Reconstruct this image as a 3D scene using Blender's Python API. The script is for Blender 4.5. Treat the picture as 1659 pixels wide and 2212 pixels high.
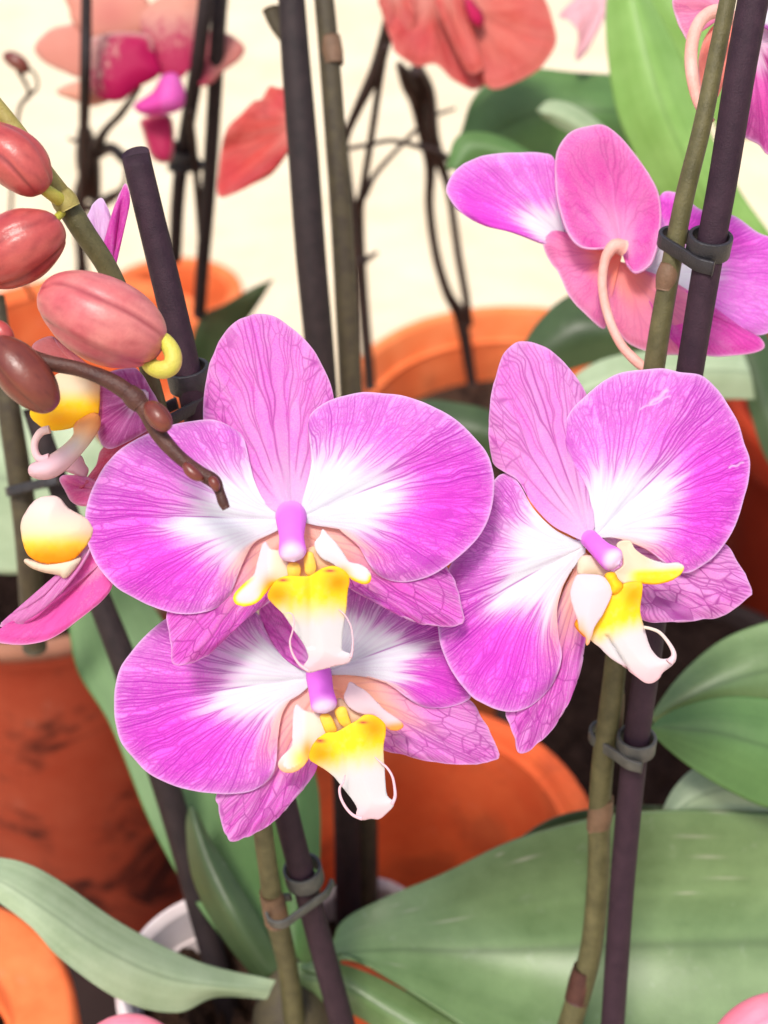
import bpy, math, random
import numpy as np
from mathutils import Vector, Matrix
from mathutils.geometry import delaunay_2d_cdt

for o in list(bpy.data.objects): bpy.data.objects.remove(o)
scn = bpy.context.scene
COL = scn.collection

# ------------------------------------------------------------------ camera
FPX = 2893.0                     # focal length in photo pixels (photo 1659 wide)
PITCH = math.radians(38)
CAM = Vector((0, 0, 0.56))
cd = bpy.data.cameras.new('camera'); cam = bpy.data.objects.new('camera', cd); COL.objects.link(cam)
cam.location = CAM; cam.rotation_euler = (math.pi/2 - PITCH, 0, 0)
cd.sensor_fit = 'HORIZONTAL'; cd.sensor_width = 36; cd.lens = 36*FPX/1659
cd.clip_start = .01; cd.clip_end = 200
cd.dof.use_dof = True; cd.dof.focus_distance = .284; cd.dof.aperture_fstop = 18
scn.camera = cam
# ------------------------------------------------------------------ light
SUN_EL, SUN_AZ = math.radians(66), math.radians(205)   # azimuth from +Y clockwise: behind the camera
world = bpy.data.worlds.new('World'); scn.world = world; world.use_nodes = True
wn = world.node_tree; bg = wn.nodes['Background']
sky = wn.nodes.new('ShaderNodeTexSky'); sky.sky_type = 'NISHITA'; sky.sun_disc = False
sky.sun_elevation = SUN_EL; sky.sun_rotation = SUN_AZ; sky.air_density = 1.0; sky.dust_density = 4.0; sky.ozone_density = .6
wn.links.new(sky.outputs[0], bg.inputs[0]); bg.inputs[1].default_value = .13
sl = bpy.data.lights.new('sun', 'SUN'); sl.energy = 2.0; sl.angle = math.radians(12); sl.color = (1, .95, .88)
sun = bpy.data.objects.new('sun', sl); COL.objects.link(sun)
sdir = Vector((math.sin(SUN_AZ)*math.cos(SUN_EL), math.cos(SUN_AZ)*math.cos(SUN_EL), math.sin(SUN_EL)))
sun.rotation_euler = (-sdir).to_track_quat('-Z', 'Y').to_euler(); sun.location = (0, 0, 3)
scn.view_settings.view_transform = 'Standard'; scn.view_settings.look = 'None'
scn.view_settings.exposure = .66; scn.view_settings.gamma = 1
scn.render.resolution_x = 768; scn.render.resolution_y = 1024
scn.cycles.max_bounces = 8

# ------------------------------------------------------------------ pixel -> place
CR = Matrix.Rotation(math.pi/2 - PITCH, 3, 'X')
CRn = np.array(CR)
CAMn = np.array(CAM)
def at(px, py, d):
    return CAM + CR @ (Vector(((px-829.5)/FPX, -(py-1106)/FPX, -1))*d)
def atn(px, py, d):
    px, py, d = np.broadcast_arrays(np.asarray(px, float), np.asarray(py, float), np.asarray(d, float))
    v = np.stack([(px-829.5)/FPX*d, -(py-1106)/FPX*d, -d], -1)
    return v @ CRn.T + CAMn
def on_plane(px, py, Z):
    r = CR @ Vector(((px-829.5)/FPX, -(py-1106)/FPX, -1))
    return CAM + r*((Z-CAM.z)/r.z)
def depth_of(p):
    return -(CR.transposed() @ (Vector(p)-CAM)).z
def K(x0, y0, w, pts, iw=1659):
    s = w/iw
    return [((x0+u*s)/1.8229, (y0+v*s)/1.8229) for u, v in pts]
A1 = lambda p: K(300, 1200, 800, p); A2 = lambda p: K(1100, 1500, 900, p); A3 = lambda p: K(300, 1900, 1000, p)
A4 = lambda p: K(900, 1950, 600, p); A5 = lambda p: K(1050, 2600, 600, p); A6 = lambda p: K(2200, 2050, 550, p)
B1 = lambda p: K(1700, 1300, 1324, p); B3 = lambda p: K(1700, 450, 1324, p)
B4 = lambda p: K(0, 1250, 700, p, 1147); B5 = lambda p: K(0, 300, 800, p, 1475)
G00 = lambda p: K(0, 0, 1000, p); G10 = lambda p: K(1000, 0, 1000, p); G20 = lambda p: K(2000, 0, 1024, p)

# ------------------------------------------------------------------ numpy helpers
def cr(P, n, closed=False):
    """Catmull-Rom through P, resampled to n points evenly along its length."""
    P = np.asarray(P, float)
    if closed: Q = np.vstack([P[-1], P, P[0], P[1]])
    else: Q = np.vstack([2*P[0]-P[1], P, 2*P[-1]-P[-2]])
    out = []
    m = 14
    for i in range(len(Q)-3):
        p0, p1, p2, p3 = Q[i:i+4]
        for k in range(m):
            t = k/m
            out.append(.5*((2*p1)+(-p0+p2)*t+(2*p0-5*p1+4*p2-p3)*t*t+(-p0+3*p1-3*p2+p3)*t**3))
    out.append(Q[-2])
    out = np.array(out)
    s = np.r_[0, np.cumsum(np.linalg.norm(np.diff(out[:, :2], axis=0), axis=1))]
    q = np.linspace(0, s[-1], n+1)[:-1] if closed else np.linspace(0, s[-1], n)
    return np.stack([np.interp(q, s, out[:, j]) for j in range(out.shape[1])], -1)
def sm(a, b, x):
    t = np.clip((x-a)/(b-a+1e-12), 0, 1); return t*t*(3-2*t)
def noise2(u, v, seed):
    """smooth value noise at (u,v), ~[-1,1]"""
    rg = np.random.RandomState(seed); G = rg.uniform(-1, 1, (64, 64))
    ui, vi = np.floor(u).astype(int), np.floor(v).astype(int)
    fu, fv = u-ui, v-vi
    fu = fu*fu*(3-2*fu); fv = fv*fv*(3-2*fv)
    g = lambda a, b: G[a % 64, b % 64]
    return (g(ui, vi)*(1-fu)*(1-fv)+g(ui+1, vi)*fu*(1-fv)+g(ui, vi+1)*(1-fu)*fv+g(ui+1, vi+1)*fu*fv)

# ------------------------------------------------------------------ objects
WO = {}
def place(o, world, parent):
    WO[o.name] = Vector(world)
    if parent is not None:
        o.parent = parent; o.location = Vector(world)-WO[parent.name]
    else: o.location = world
def thing(name, label, cat, base, group=None):
    o = bpy.data.objects.new(name, None); COL.objects.link(o); o.empty_display_size = .01
    o['label'] = label; o['category'] = cat
    if group: o['group'] = group
    place(o, base, None); return o
def tag(o, label, cat, group=None, kind=None):
    o['label'] = label; o['category'] = cat
    if group: o['group'] = group
    if kind: o['kind'] = kind
    return o
def mk(name, V, F, mat, parent=None, attrs=None, thick=0, smooth=True, origin=None, sub=0):
    V = np.asarray(V, float)
    w = Vector(V.mean(0)) if origin is None else Vector(origin)
    me = bpy.data.meshes.new(name)
    V2 = V-np.array(w)
    if isinstance(F, np.ndarray):
        n = len(F); k = F.shape[1]
        me.vertices.add(len(V2)); me.vertices.foreach_set('co', V2.astype(np.float32).ravel())
        me.loops.add(n*k); me.loops.foreach_set('vertex_index', F.astype(np.int32).ravel())
        me.polygons.add(n); me.polygons.foreach_set('loop_start', np.arange(0, n*k, k, dtype=np.int32))
        me.update(calc_edges=True)
    else:
        me.from_pydata([tuple(v) for v in V2], [], F)
    me.validate(); me.update()
    if smooth: me.polygons.foreach_set('use_smooth', [True]*len(me.polygons))
    for an, av in (attrs or {}).items():
        a = me.attributes.new(an, 'FLOAT', 'POINT'); a.data.foreach_set('value', np.asarray(av, np.float32).ravel())
    me.materials.append(mat)
    o = bpy.data.objects.new(name, me); COL.objects.link(o)
    place(o, w, parent)
    if sub:
        m = o.modifiers.new('smooth', 'SUBSURF'); m.levels = sub; m.render_levels = sub
    if thick:
        m = o.modifiers.new('thickness', 'SOLIDIFY'); m.thickness = thick; m.offset = 0
    return o
def gridfaces(n, m, wrap_m=False):
    i, j = np.meshgrid(np.arange(n-1), np.arange(m if wrap_m else m-1), indexing='ij')
    j2 = (j+1) % m
    return np.stack([i*m+j, (i+1)*m+j, (i+1)*m+j2, i*m+j2], -1).reshape(-1, 4)

# ------------------------------------------------------------------ materials
def lin(r, g, b):
    f = lambda c: (c/255/12.92 if c/255 <= .04045 else ((c/255+.055)/1.055)**2.4)
    return (f(r), f(g), f(b), 1)
def base_mat(name):
    m = bpy.data.materials.new(name); m.use_nodes = True
    nt = m.node_tree; return m, nt, nt.nodes['Principled BSDF'], nt.nodes['Material Output']
def N(nt, typ, **kw):
    n = nt.nodes.new(typ)
    for k, v in kw.items(): setattr(n, k, v)
    return n
def attr(nt, name): 
    return N(nt, 'ShaderNodeAttribute', attribute_name=name).outputs['Fac']
def mixc(nt, fac, a, b, mode='MIX'):
    n = N(nt, 'ShaderNodeMix', data_type='RGBA', blend_type=mode)
    if isinstance(fac, (int, float)): n.inputs[0].default_value = fac
    else: nt.links.new(fac, n.inputs[0])
    for s, v in ((6, a), (7, b)):
        if isinstance(v, (tuple, list)): n.inputs[s].default_value = v
        else: nt.links.new(v, n.inputs[s])
    return n.outputs[2]
def mathn(nt, op, a, b=0.):
    n = N(nt, 'ShaderNodeMath', operation=op)
    for s, v in ((0, a), (1, b)):
        if isinstance(v, (int, float)): n.inputs[s].default_value = v
        else: nt.links.new(v, n.inputs[s])
    return n.outputs[0]
def noise(nt, scale, detail=3, rough=.6, dist=0, vec=None):
    n = N(nt, 'ShaderNodeTexNoise'); n.inputs['Scale'].default_value = scale; n.inputs['Detail'].default_value = detail
    n.inputs['Roughness'].default_value = rough; n.inputs['Distortion'].default_value = dist
    if vec is None: vec = N(nt, 'ShaderNodeTexCoord').outputs['Object']
    nt.links.new(vec, n.inputs['Vector']); return n.outputs[0]
def ramp(nt, fac, p0, p1, c0=(0, 0, 0, 1), c1=(1, 1, 1, 1)):
    r = N(nt, 'ShaderNodeValToRGB'); e = r.color_ramp.elements
    e[0].position = p0; e[0].color = c0; e[1].position = p1; e[1].color = c1
    nt.links.new(fac, r.inputs[0]); return r.outputs[0]
def bump(nt, b, h, strength, dist=.0005):
    n = N(nt, 'ShaderNodeBump'); n.inputs['Strength'].default_value = strength; n.inputs['Distance'].default_value = dist
    nt.links.new(h, n.inputs['Height']); nt.links.new(n.outputs[0], b.inputs['Normal']); return n.outputs[0]
def translucent(nt, b, out, col, fac, normal=None):
    t = N(nt, 'ShaderNodeBsdfTranslucent'); nt.links.new(col, t.inputs['Color'])
    if normal: nt.links.new(normal, t.inputs['Normal'])
    mx = N(nt, 'ShaderNodeMixShader'); mx.inputs[0].default_value = fac
    nt.links.new(b.outputs[0], mx.inputs[1]); nt.links.new(t.outputs[0], mx.inputs[2]); nt.links.new(mx.outputs[0], out.inputs[0])

def petal_mat(name, white, tint, strong, vein, edge, peach, trans=.3):
    m, nt, b, out = base_mat(name)
    mott = noise(nt, 2600, 2, .7)
    big = noise(nt, 160, 3, .6)
    t = attr(nt, 'tint')
    t2 = mathn(nt, 'ADD', t, mathn(nt, 'MULTIPLY', mathn(nt, 'SUBTRACT', mott, .5), mathn(nt, 'MULTIPLY', t, .8)))
    t2 = mathn(nt, 'ADD', t2, mathn(nt, 'MULTIPLY', mathn(nt, 'SUBTRACT', big, .5), mathn(nt, 'MULTIPLY', t, .35)))
    c = mixc(nt, t2, white, tint)
    c = mixc(nt, attr(nt, 'deep'), c, strong)
    c = mixc(nt, attr(nt, 'peach'), c, peach)
    c = mixc(nt, attr(nt, 'vein'), c, vein)
    c = mixc(nt, attr(nt, 'edge'), c, edge)
    nt.links.new(c, b.inputs['Base Color'])
    b.inputs['Roughness'].default_value = .55; b.inputs['Specular IOR Level'].default_value = .25
    h = mathn(nt, 'SUBTRACT', mott, mathn(nt, 'MULTIPLY', attr(nt, 'vein'), .8))
    nb = bump(nt, b, h, .35, .0004)
    translucent(nt, b, out, c, trans, nb)
    return m
WHITE = (.72, .72, .77, 1)
PETAL = petal_mat('orchid_petal', WHITE, lin(232, 102, 220), lin(232, 54, 212), lin(158, 4, 158), (.74, .58, .78, 1), lin(245, 165, 140))
SEPAL = petal_mat('orchid_sepal', WHITE, lin(236, 108, 218), lin(232, 70, 206), lin(154, 6, 142), (.76, .54, .76, 1), lin(255, 206, 182), .45)
CORAL = petal_mat('coral_petal', (.84, .62, .66, 1), lin(228, 98, 130), lin(236, 48, 150), lin(178, 44, 78), (.82, .5, .58, 1), lin(250, 150, 118), .4)
BACKP = petal_mat('petal_back', (.84, .66, .82, 1), lin(230, 86, 196), lin(230, 50, 170), lin(176, 36, 140), (.85, .72, .86, 1), lin(255, 164, 140), .5)
CORAL2 = petal_mat('red_coral_petal', (.66, .34, .27, 1), lin(196, 62, 56), lin(188, 10, 80), lin(128, 26, 32), (.64, .22, .18, 1), lin(220, 110, 84), .3)

DUSTY = petal_mat('dusty_coral_petal', (.66, .47, .40, 1), lin(188, 100, 92), lin(168, 2, 74), lin(150, 60, 60), (.70, .45, .38, 1), lin(222, 150, 118), .25)

def lip_mat():
    m, nt, b, out = base_mat('orchid_lip')
    n1 = noise(nt, 500, 3, .6)
    c = mixc(nt, attr(nt, 'pink'), (.67, .65, .66, 1), lin(228, 190, 198))
    c = mixc(nt, attr(nt, 'cream'), c, (.78, .62, .40, 1))
    y = attr(nt, 'yellow'); y = mathn(nt, 'ADD', y, mathn(nt, 'MULTIPLY', mathn(nt, 'SUBTRACT', n1, .5), mathn(nt, 'MULTIPLY', y, .4)))
    c = mixc(nt, y, c, lin(255, 212, 34))
    c = mixc(nt, attr(nt, 'orange'), c, lin(250, 150, 4))
    c = mixc(nt, attr(nt, 'red'), c, lin(160, 44, 60))
    nt.links.new(c, b.inputs['Base Color']); b.inputs['Roughness'].default_value = .55; b.inputs['Specular IOR Level'].default_value = .22
    nb = bump(nt, b, noise(nt, 1500, 2), .15, .0003)
    translucent(nt, b, out, c, .25, nb)
    return m
LIP = lip_mat()
def column_mat():
    m, nt, b, out = base_mat('orchid_column')
    c = mixc(nt, attr(nt, 'tip'), lin(236, 126, 236), (.80, .72, .78, 1))
    c = mixc(nt, mathn(nt, 'MULTIPLY', noise(nt, 300, 3), .35), c, lin(218, 92, 218))
    nt.links.new(c, b.inputs['Base Color']); b.inputs['Roughness'].default_value = .55; b.inputs['Specular IOR Level'].default_value = .22
    bump(nt, b, noise(nt, 1200, 3), .25, .0004)
    translucent(nt, b, out, c, .25)
    return m
COLUMN = column_mat()

def stem_mat(name, c1, c2, rough=.5, scale=220, spec=.3):
    m, nt, b, out = base_mat(name)
    tc = N(nt, 'ShaderNodeTexCoord').outputs['Object']
    f = ramp(nt, noise(nt, scale, 4, .65), .35, .68)
    c = mixc(nt, f, c1, c2)
    g = noise(nt, 2400, 2, .7)
    c = mixc(nt, mathn(nt, 'MULTIPLY', g, .35), c, tuple(x*.55 for x in c1[:3])+(1,))
    nt.links.new(c, b.inputs['Base Color']); b.inputs['Roughness'].default_value = rough; b.inputs['Specular IOR Level'].default_value = spec
    bump(nt, b, g, .5, .0004)
    return m
STAKE = stem_mat('stake_paint', lin(42, 22, 35), lin(56, 34, 46), .7)
STAKE_DARK = stem_mat('dark_stake_paint', lin(34, 25, 26), lin(50, 38, 38), .66)
STEM = stem_mat('green_stem', lin(78, 74, 46), lin(104, 98, 64), .5)
STEM_TOP = stem_mat('olive_stem', lin(146, 128, 62), lin(176, 164, 96), .4)
STEM_BR = stem_mat('brown_stem', lin(66, 36, 31), lin(90, 56, 46), .42)
STEM_BG = stem_mat('background_stem', lin(62, 54, 42), lin(82, 74, 52), .55)
TWIG = stem_mat('dark_twig', lin(42, 30, 26), lin(62, 42, 36), .55)
PEDI = stem_mat('lime_pedicel', lin(188, 186, 58), lin(210, 194, 96), .35, 120)
PEDI_PK = stem_mat('pink_pedicel', lin(226, 158, 144), lin(238, 184, 172), .4, 120)
CLIPM = stem_mat('clip_plastic', lin(34, 32, 36), lin(46, 44, 48), .45, 300, .5)
CLIPG = stem_mat('worn_clip_plastic', lin(62, 62, 60), lin(86, 86, 80), .45, 300, .5)
SHEATH = stem_mat('node_sheath', lin(104, 80, 60), lin(128, 98, 76), .5)

def bud_mat(name, c1, c2, seam, rough=.32):
    m, nt, b, out = base_mat(name)
    f = ramp(nt, noise(nt, 90, 4, .6), .35, .7)
    c = mixc(nt, f, c1, c2)
    c = mixc(nt, mathn(nt, 'MULTIPLY', noise(nt, 1800, 2, .7), .3), c, seam)
    c = mixc(nt, attr(nt, 'seam'), c, seam)
    nt.links.new(c, b.inputs['Base Color']); b.inputs['Roughness'].default_value = rough+.06; b.inputs['Specular IOR Level'].default_value = .45
    bump(nt, b, noise(nt, 700, 4, .7), .28, .0004)
    return m
BUD = bud_mat('rose_bud', lin(190, 88, 94), lin(214, 136, 128), lin(128, 44, 54))
BUD_R = bud_mat('red_bud', lin(166, 60, 60), lin(192, 92, 84), lin(98, 30, 34), .26)
BUD_BR = bud_mat('brown_bud', lin(100, 42, 36), lin(124, 62, 46), lin(66, 28, 24), .25)
BUD_PK = bud_mat('pink_bud', lin(240, 128, 150), lin(244, 150, 165), lin(220, 90, 120), .5)

def leaf_mat(name, c1, c2, trans=.15, rough=.42, spot=.25):
    m, nt, b, out = base_mat(name)
    f = ramp(nt, noise(nt, 45, 4, .6), .35, .68)
    c = mixc(nt, f, c1, c2)
    streak = attr(nt, 'streak')
    c = mixc(nt, mathn(nt, 'MULTIPLY', streak, .4), c, tuple(x*1.5 for x in c2[:3])+(1,))
    c = mixc(nt, attr(nt, 'rib'), c, tuple(x*.5 for x in c1[:3])+(1,))
    fine = noise(nt, 1500, 2, .7)
    c = mixc(nt, mathn(nt, 'MULTIPLY', fine, .4), c, tuple(x*.6 for x in c1[:3])+(1,))
    sp = ramp(nt, noise(nt, 130, 5, .7, .5), .62, .76)
    c = mixc(nt, mathn(nt, 'MULTIPLY', sp, spot), c, (.42, .46, .38, 1))
    c = mixc(nt, attr(nt, 'scar'), c, (.46, .44, .34, 1))
    nt.links.new(c, b.inputs['Base Color']); b.inputs['Roughness'].default_value = rough; b.inputs['Specular IOR Level'].default_value = .5
    nb = bump(nt, b, fine, .2, .0005)
    translucent(nt, b, out, c, trans, nb)
    return m
LEAF = leaf_mat('orchid_leaf', lin(92, 118, 70), lin(122, 148, 98), rough=.36)
LEAF_D = leaf_mat('dark_orchid_leaf', lin(54, 72, 42), lin(72, 92, 56))
LEAF_P = leaf_mat('pale_orchid_leaf', lin(140, 160, 122), lin(172, 188, 154), .15, .5, .1)
LEAF_Y = leaf_mat('fresh_orchid_leaf', lin(132, 176, 84), lin(162, 202, 116), .35, .45, .2)
LEAF_G = leaf_mat('green_orchid_leaf', lin(78, 114, 58), lin(98, 136, 74), .2, .5, .1)

def terracotta(name, stain=.2, tone=1., c1=lin(214, 98, 50), c2=lin(232, 128, 76)):
    m, nt, b, out = base_mat(name)
    f = ramp(nt, noise(nt, 26, 5, .65), .35, .7)
    k = lambda c: tuple(x*tone for x in c[:3])+(1,)
    c = mixc(nt, f, k(c1), k(c2))
    st = ramp(nt, noise(nt, 22, 6, .62, .6), .5, .62)
    c = mixc(nt, mathn(nt, 'MULTIPLY', st, stain), c, (.035, .016, .014, 1))
    bl = ramp(nt, noise(nt, 60, 5, .7), .6, .8)
    c = mixc(nt, mathn(nt, 'MULTIPLY', bl, .2), c, (.6, .42, .32, 1))
    nt.links.new(c, b.inputs['Base Color']); b.inputs['Roughness'].default_value = .85; b.inputs['Specular IOR Level'].default_value = .2
    bump(nt, b, noise(nt, 700, 4), .3, .0006)
    return m
TERRA = terracotta('terracotta'); TERRA_S = terracotta('stained_terracotta', .85, 1., lin(190, 80, 52), lin(204, 98, 68)); TERRA_R = terracotta('dark_red_terracotta', .3, .6, lin(180, 52, 22), lin(196, 66, 32)); TERRA_E = terracotta('red_orange_terracotta', .3, 1.05, lin(204, 84, 44), lin(218, 104, 58)); TERRA_B = terracotta('weathered_rim_terracotta', .3, .6, lin(190, 130, 100), lin(200, 140, 116)); TERRA_L = terracotta('lit_rim_terracotta', .06, 1., lin(232, 116, 62), lin(244, 146, 92))  # TERRA_L has sunlight painted in as a lighter rim; TERRA_R, TERRA_E plain redder clay
def plain_mat(name, c1, c2, scale, rough, bs=.3, bd=.001):
    m, nt, b, out = base_mat(name)
    f = ramp(nt, noise(nt, scale, 5, .65), .3, .72)
    nt.links.new(mixc(nt, f, c1, c2), b.inputs['Base Color']); b.inputs['Roughness'].default_value = rough; b.inputs['Specular IOR Level'].default_value = .15 if rough < .94 else .0
    bump(nt, b, noise(nt, scale*8, 4), bs, bd)
    return m
FLOOR, _nt, _b, _o = base_mat('pale_concrete')
_c = mixc(_nt, ramp(_nt, noise(_nt, 5, 6, .7), .32, .7), (.62, .50, .33, 1), (.76, .66, .48, 1))
_c = mixc(_nt, mathn(_nt, 'MULTIPLY', ramp(_nt, noise(_nt, 22, 5, .7), .5, .75), .3), _c, (.52, .40, .26, 1))
_nt.links.new(_c, _b.inputs['Base Color']); _b.inputs['Roughness'].default_value = .9; bump(_nt, _b, noise(_nt, 60, 4), .3, .002)
NPOT = plain_mat('nursery_pot_plastic', (.62, .52, .52, 1), (.72, .64, .63, 1), 60, .5, .05)
BARK = plain_mat('bark_chips', (.03, .016, .012, 1), (.13, .07, .045, 1), 160, .9, .8, .003)
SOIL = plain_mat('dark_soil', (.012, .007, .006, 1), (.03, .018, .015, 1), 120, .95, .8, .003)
DARKFILL = plain_mat('dark_fill_brown', (.02, .012, .011, 1), (.03, .018, .016, 1), 40, .6)  # shade put into colour: near-black brown for the added pot and tray

# ------------------------------------------------------------------ shape builders
def tube(name, pts, radii, mat, parent=None, n=None, ns=20, mod=None, attrs=None, cap=True, flat=None, prof=None):
    """pts: (px,py,depth) ; radii in photo pixels at that depth (list or number); smooth sweep."""
    P = np.array([(p[0], p[1], p[2]) for p in pts], float)
    R = np.full(len(P), radii, float) if np.isscalar(radii) else np.array(radii, float)
    if n is None: n = max(8, 6*(len(P)-1)+1)
    C = cr(np.column_stack([P, R]), n)
    if prof is not None: C[:, 3] *= prof(np.linspace(0, 1, n))
    W = atn(C[:, 0], C[:, 1], C[:, 2]); rad = np.maximum(C[:, 3], .2)*C[:, 2]/FPX
    T = np.gradient(W, axis=0); T /= np.linalg.norm(T, axis=1)[:, None]
    ref = CRn @ np.array([0, 0, 1.])
    rings = []; ang = np.linspace(0, 2*np.pi, ns, endpoint=False)
    for i in range(n):
        a = np.cross(T[i], ref); a /= np.linalg.norm(a)+1e-9; b = np.cross(a, T[i])
        rr = rad[i]*(np.ones(ns) if mod is None else mod(ang, i/(n-1)))
        rings.append(W[i]+np.outer(np.cos(ang)*rr, a)+np.outer(np.sin(ang)*rr, b))
    V = np.vstack(rings); F = gridfaces(n, ns, True)
    F = [tuple(f) for f in F]
    if cap:
        F.append(tuple(range(ns))[::-1]); F.append(tuple(range((n-1)*ns, n*ns)))
    at_ = None
    if attrs:
        S = np.repeat(np.linspace(0, 1, n), ns); A = np.tile(ang, n)
        at_ = {k: f(S, A) for k, f in attrs.items()}
    o = mk(name, V, F, mat, parent, at_)
    return o

def loft(name, curves, mat, parent=None, n=60, m=33, thick=.0012, rib=True, attrs=None, seed=0, scars=0):
    """leaf blade through three or more long curves (px,py,depth)."""
    C = [cr(c, n) for c in curves]
    k = len(C)
    V = np.zeros((n, m, 3)); s = np.linspace(0, 1, m)
    for i in range(n):
        Q = np.array([c[i] for c in C])
        V[i] = cr3(Q, s)
    W = atn(V[..., 0], V[..., 1], V[..., 2])
    S, U = np.meshgrid(np.linspace(0, 1, n), s, indexing='ij')
    scar = np.zeros_like(U)
    rg = random.Random(seed+77)
    for _ in range(scars):
        s0, u0, ls, lu = rg.random(), rg.random(), rg.uniform(.004, .035), rg.uniform(.002, .006)
        scar = np.maximum(scar, rg.uniform(.3, .9)*np.exp(-((S-s0)/ls)**2-((U-u0)/lu)**2))
    ribv = np.exp(-((U-.5)/.02)**2)*.55 if rib else np.zeros_like(U)
    stk = np.clip(.5+.5*noise2(U*26+seed, S*1.5, 3+seed), 0, 1)*.6
    return mk(name, W.reshape(-1, 3), gridfaces(n, m), mat, parent, {'rib': ribv, 'streak': stk, 'scar': scar}, thick)
def cr3(Q, s):
    """smooth interpolation across a few control points at parameters s in [0,1]"""
    k = len(Q)
    if k == 2: return Q[0]+np.outer(s, Q[1]-Q[0])
    E = np.vstack([2*Q[0]-Q[1], Q, 2*Q[-1]-Q[-2]])
    x = s*(k-1); i = np.minimum(x.astype(int), k-2); t = (x-i)[:, None]
    p0, p1, p2, p3 = E[i], E[i+1], E[i+2], E[i+3]
    return .5*((2*p1)+(-p0+p2)*t+(2*p0-5*p1+4*p2-p3)*t*t+(-p0+3*p1-3*p2+p3)*t**3)

def vein_layer(T, R, speed, rnd, mains, levels, width, wig=.22, curve=.22, r0=.12, levstart=(.32, .55, .74), straight=False):
    """branching veins fanning out from the base of a petal, on a (rho,t) grid"""
    acc = np.zeros_like(R)
    rr = R[:, 0]
    def draw(path, rs, w, strength):
        tk = path(rr)
        d = np.abs(T-tk[:, None])*speed
        fade = sm(rs, rs+.05, R)
        np.maximum(acc, strength*fade*np.exp(-(d/w)**2), out=acc)
    def grow(path, rs, half, lev, w, st):
        draw(path, rs, w, st)
        if lev >= levels: return
        for sg in (-1, 1):
            s0 = levstart[lev]+rnd.uniform(-.09, .09)
            tgt = half*rnd.uniform(.42, .58)*sg
            ph = rnd.uniform(0, 40); sd = rnd.randint(0, 9999)
            def child(r, path=path, s0=s0, tgt=tgt, ph=ph, sd=sd, half=half):
                return path(r)+tgt*sm(s0-.02, s0+.28, r)+half*wig*noise2(r*14+ph, np.zeros_like(r)+ph, sd % 50)*sm(s0, s0+.15, r)
            grow(child, s0, half*.5, lev+1, w*.86, st*rnd.uniform(.7, 1.0))
    for j in range(mains):
        t0 = (j+.5)/mains+rnd.uniform(-.2, .2)/mains
        ph = rnd.uniform(0, 40); sd = rnd.randint(0, 50)
        def path(r, t0=t0, ph=ph, sd=sd):
            return .5+(t0-.5)*(1-curve+curve*r)+wig/mains*.6*noise2(r*9+ph, np.zeros_like(r)+ph, sd)
        mid = abs(t0-.5) < .08
        grow(path, (.12 if mid else r0+rnd.uniform(-.05, .12)), .5/mains, 0, width*(1.25 if mid else 1.), 1. if mid else rnd.uniform(.6, .95))
    return acc
def net_layer(X, Y, edge_r, rnd, cell, stretch_dir, stretch=2.2, w=.1):
    """closed net of small veins (cells stretched along the petal)"""
    ux, uy = stretch_dir
    A = (X*ux+Y*uy)/stretch/cell; B = (-X*uy+Y*ux)/cell
    a0, a1, b0, b1 = A.min(), A.max(), B.min(), B.max()
    n = int((a1-a0+2)*(b1-b0+2))
    px = np.array([rnd.uniform(a0-1, a1+1) for _ in range(n)]); py = np.array([rnd.uniform(b0-1, b1+1) for _ in range(n)])
    out = np.zeros(A.size); Af, Bf = A.ravel(), B.ravel()
    for c in range(0, A.size, 4000):
        d = np.hypot(Af[c:c+4000, None]-px, Bf[c:c+4000, None]-py)
        d.partition(1, axis=1)
        out[c:c+4000] = d[:, 1]-d[:, 0]
    return np.exp(-(out.reshape(A.shape)/w)**2)

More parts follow.
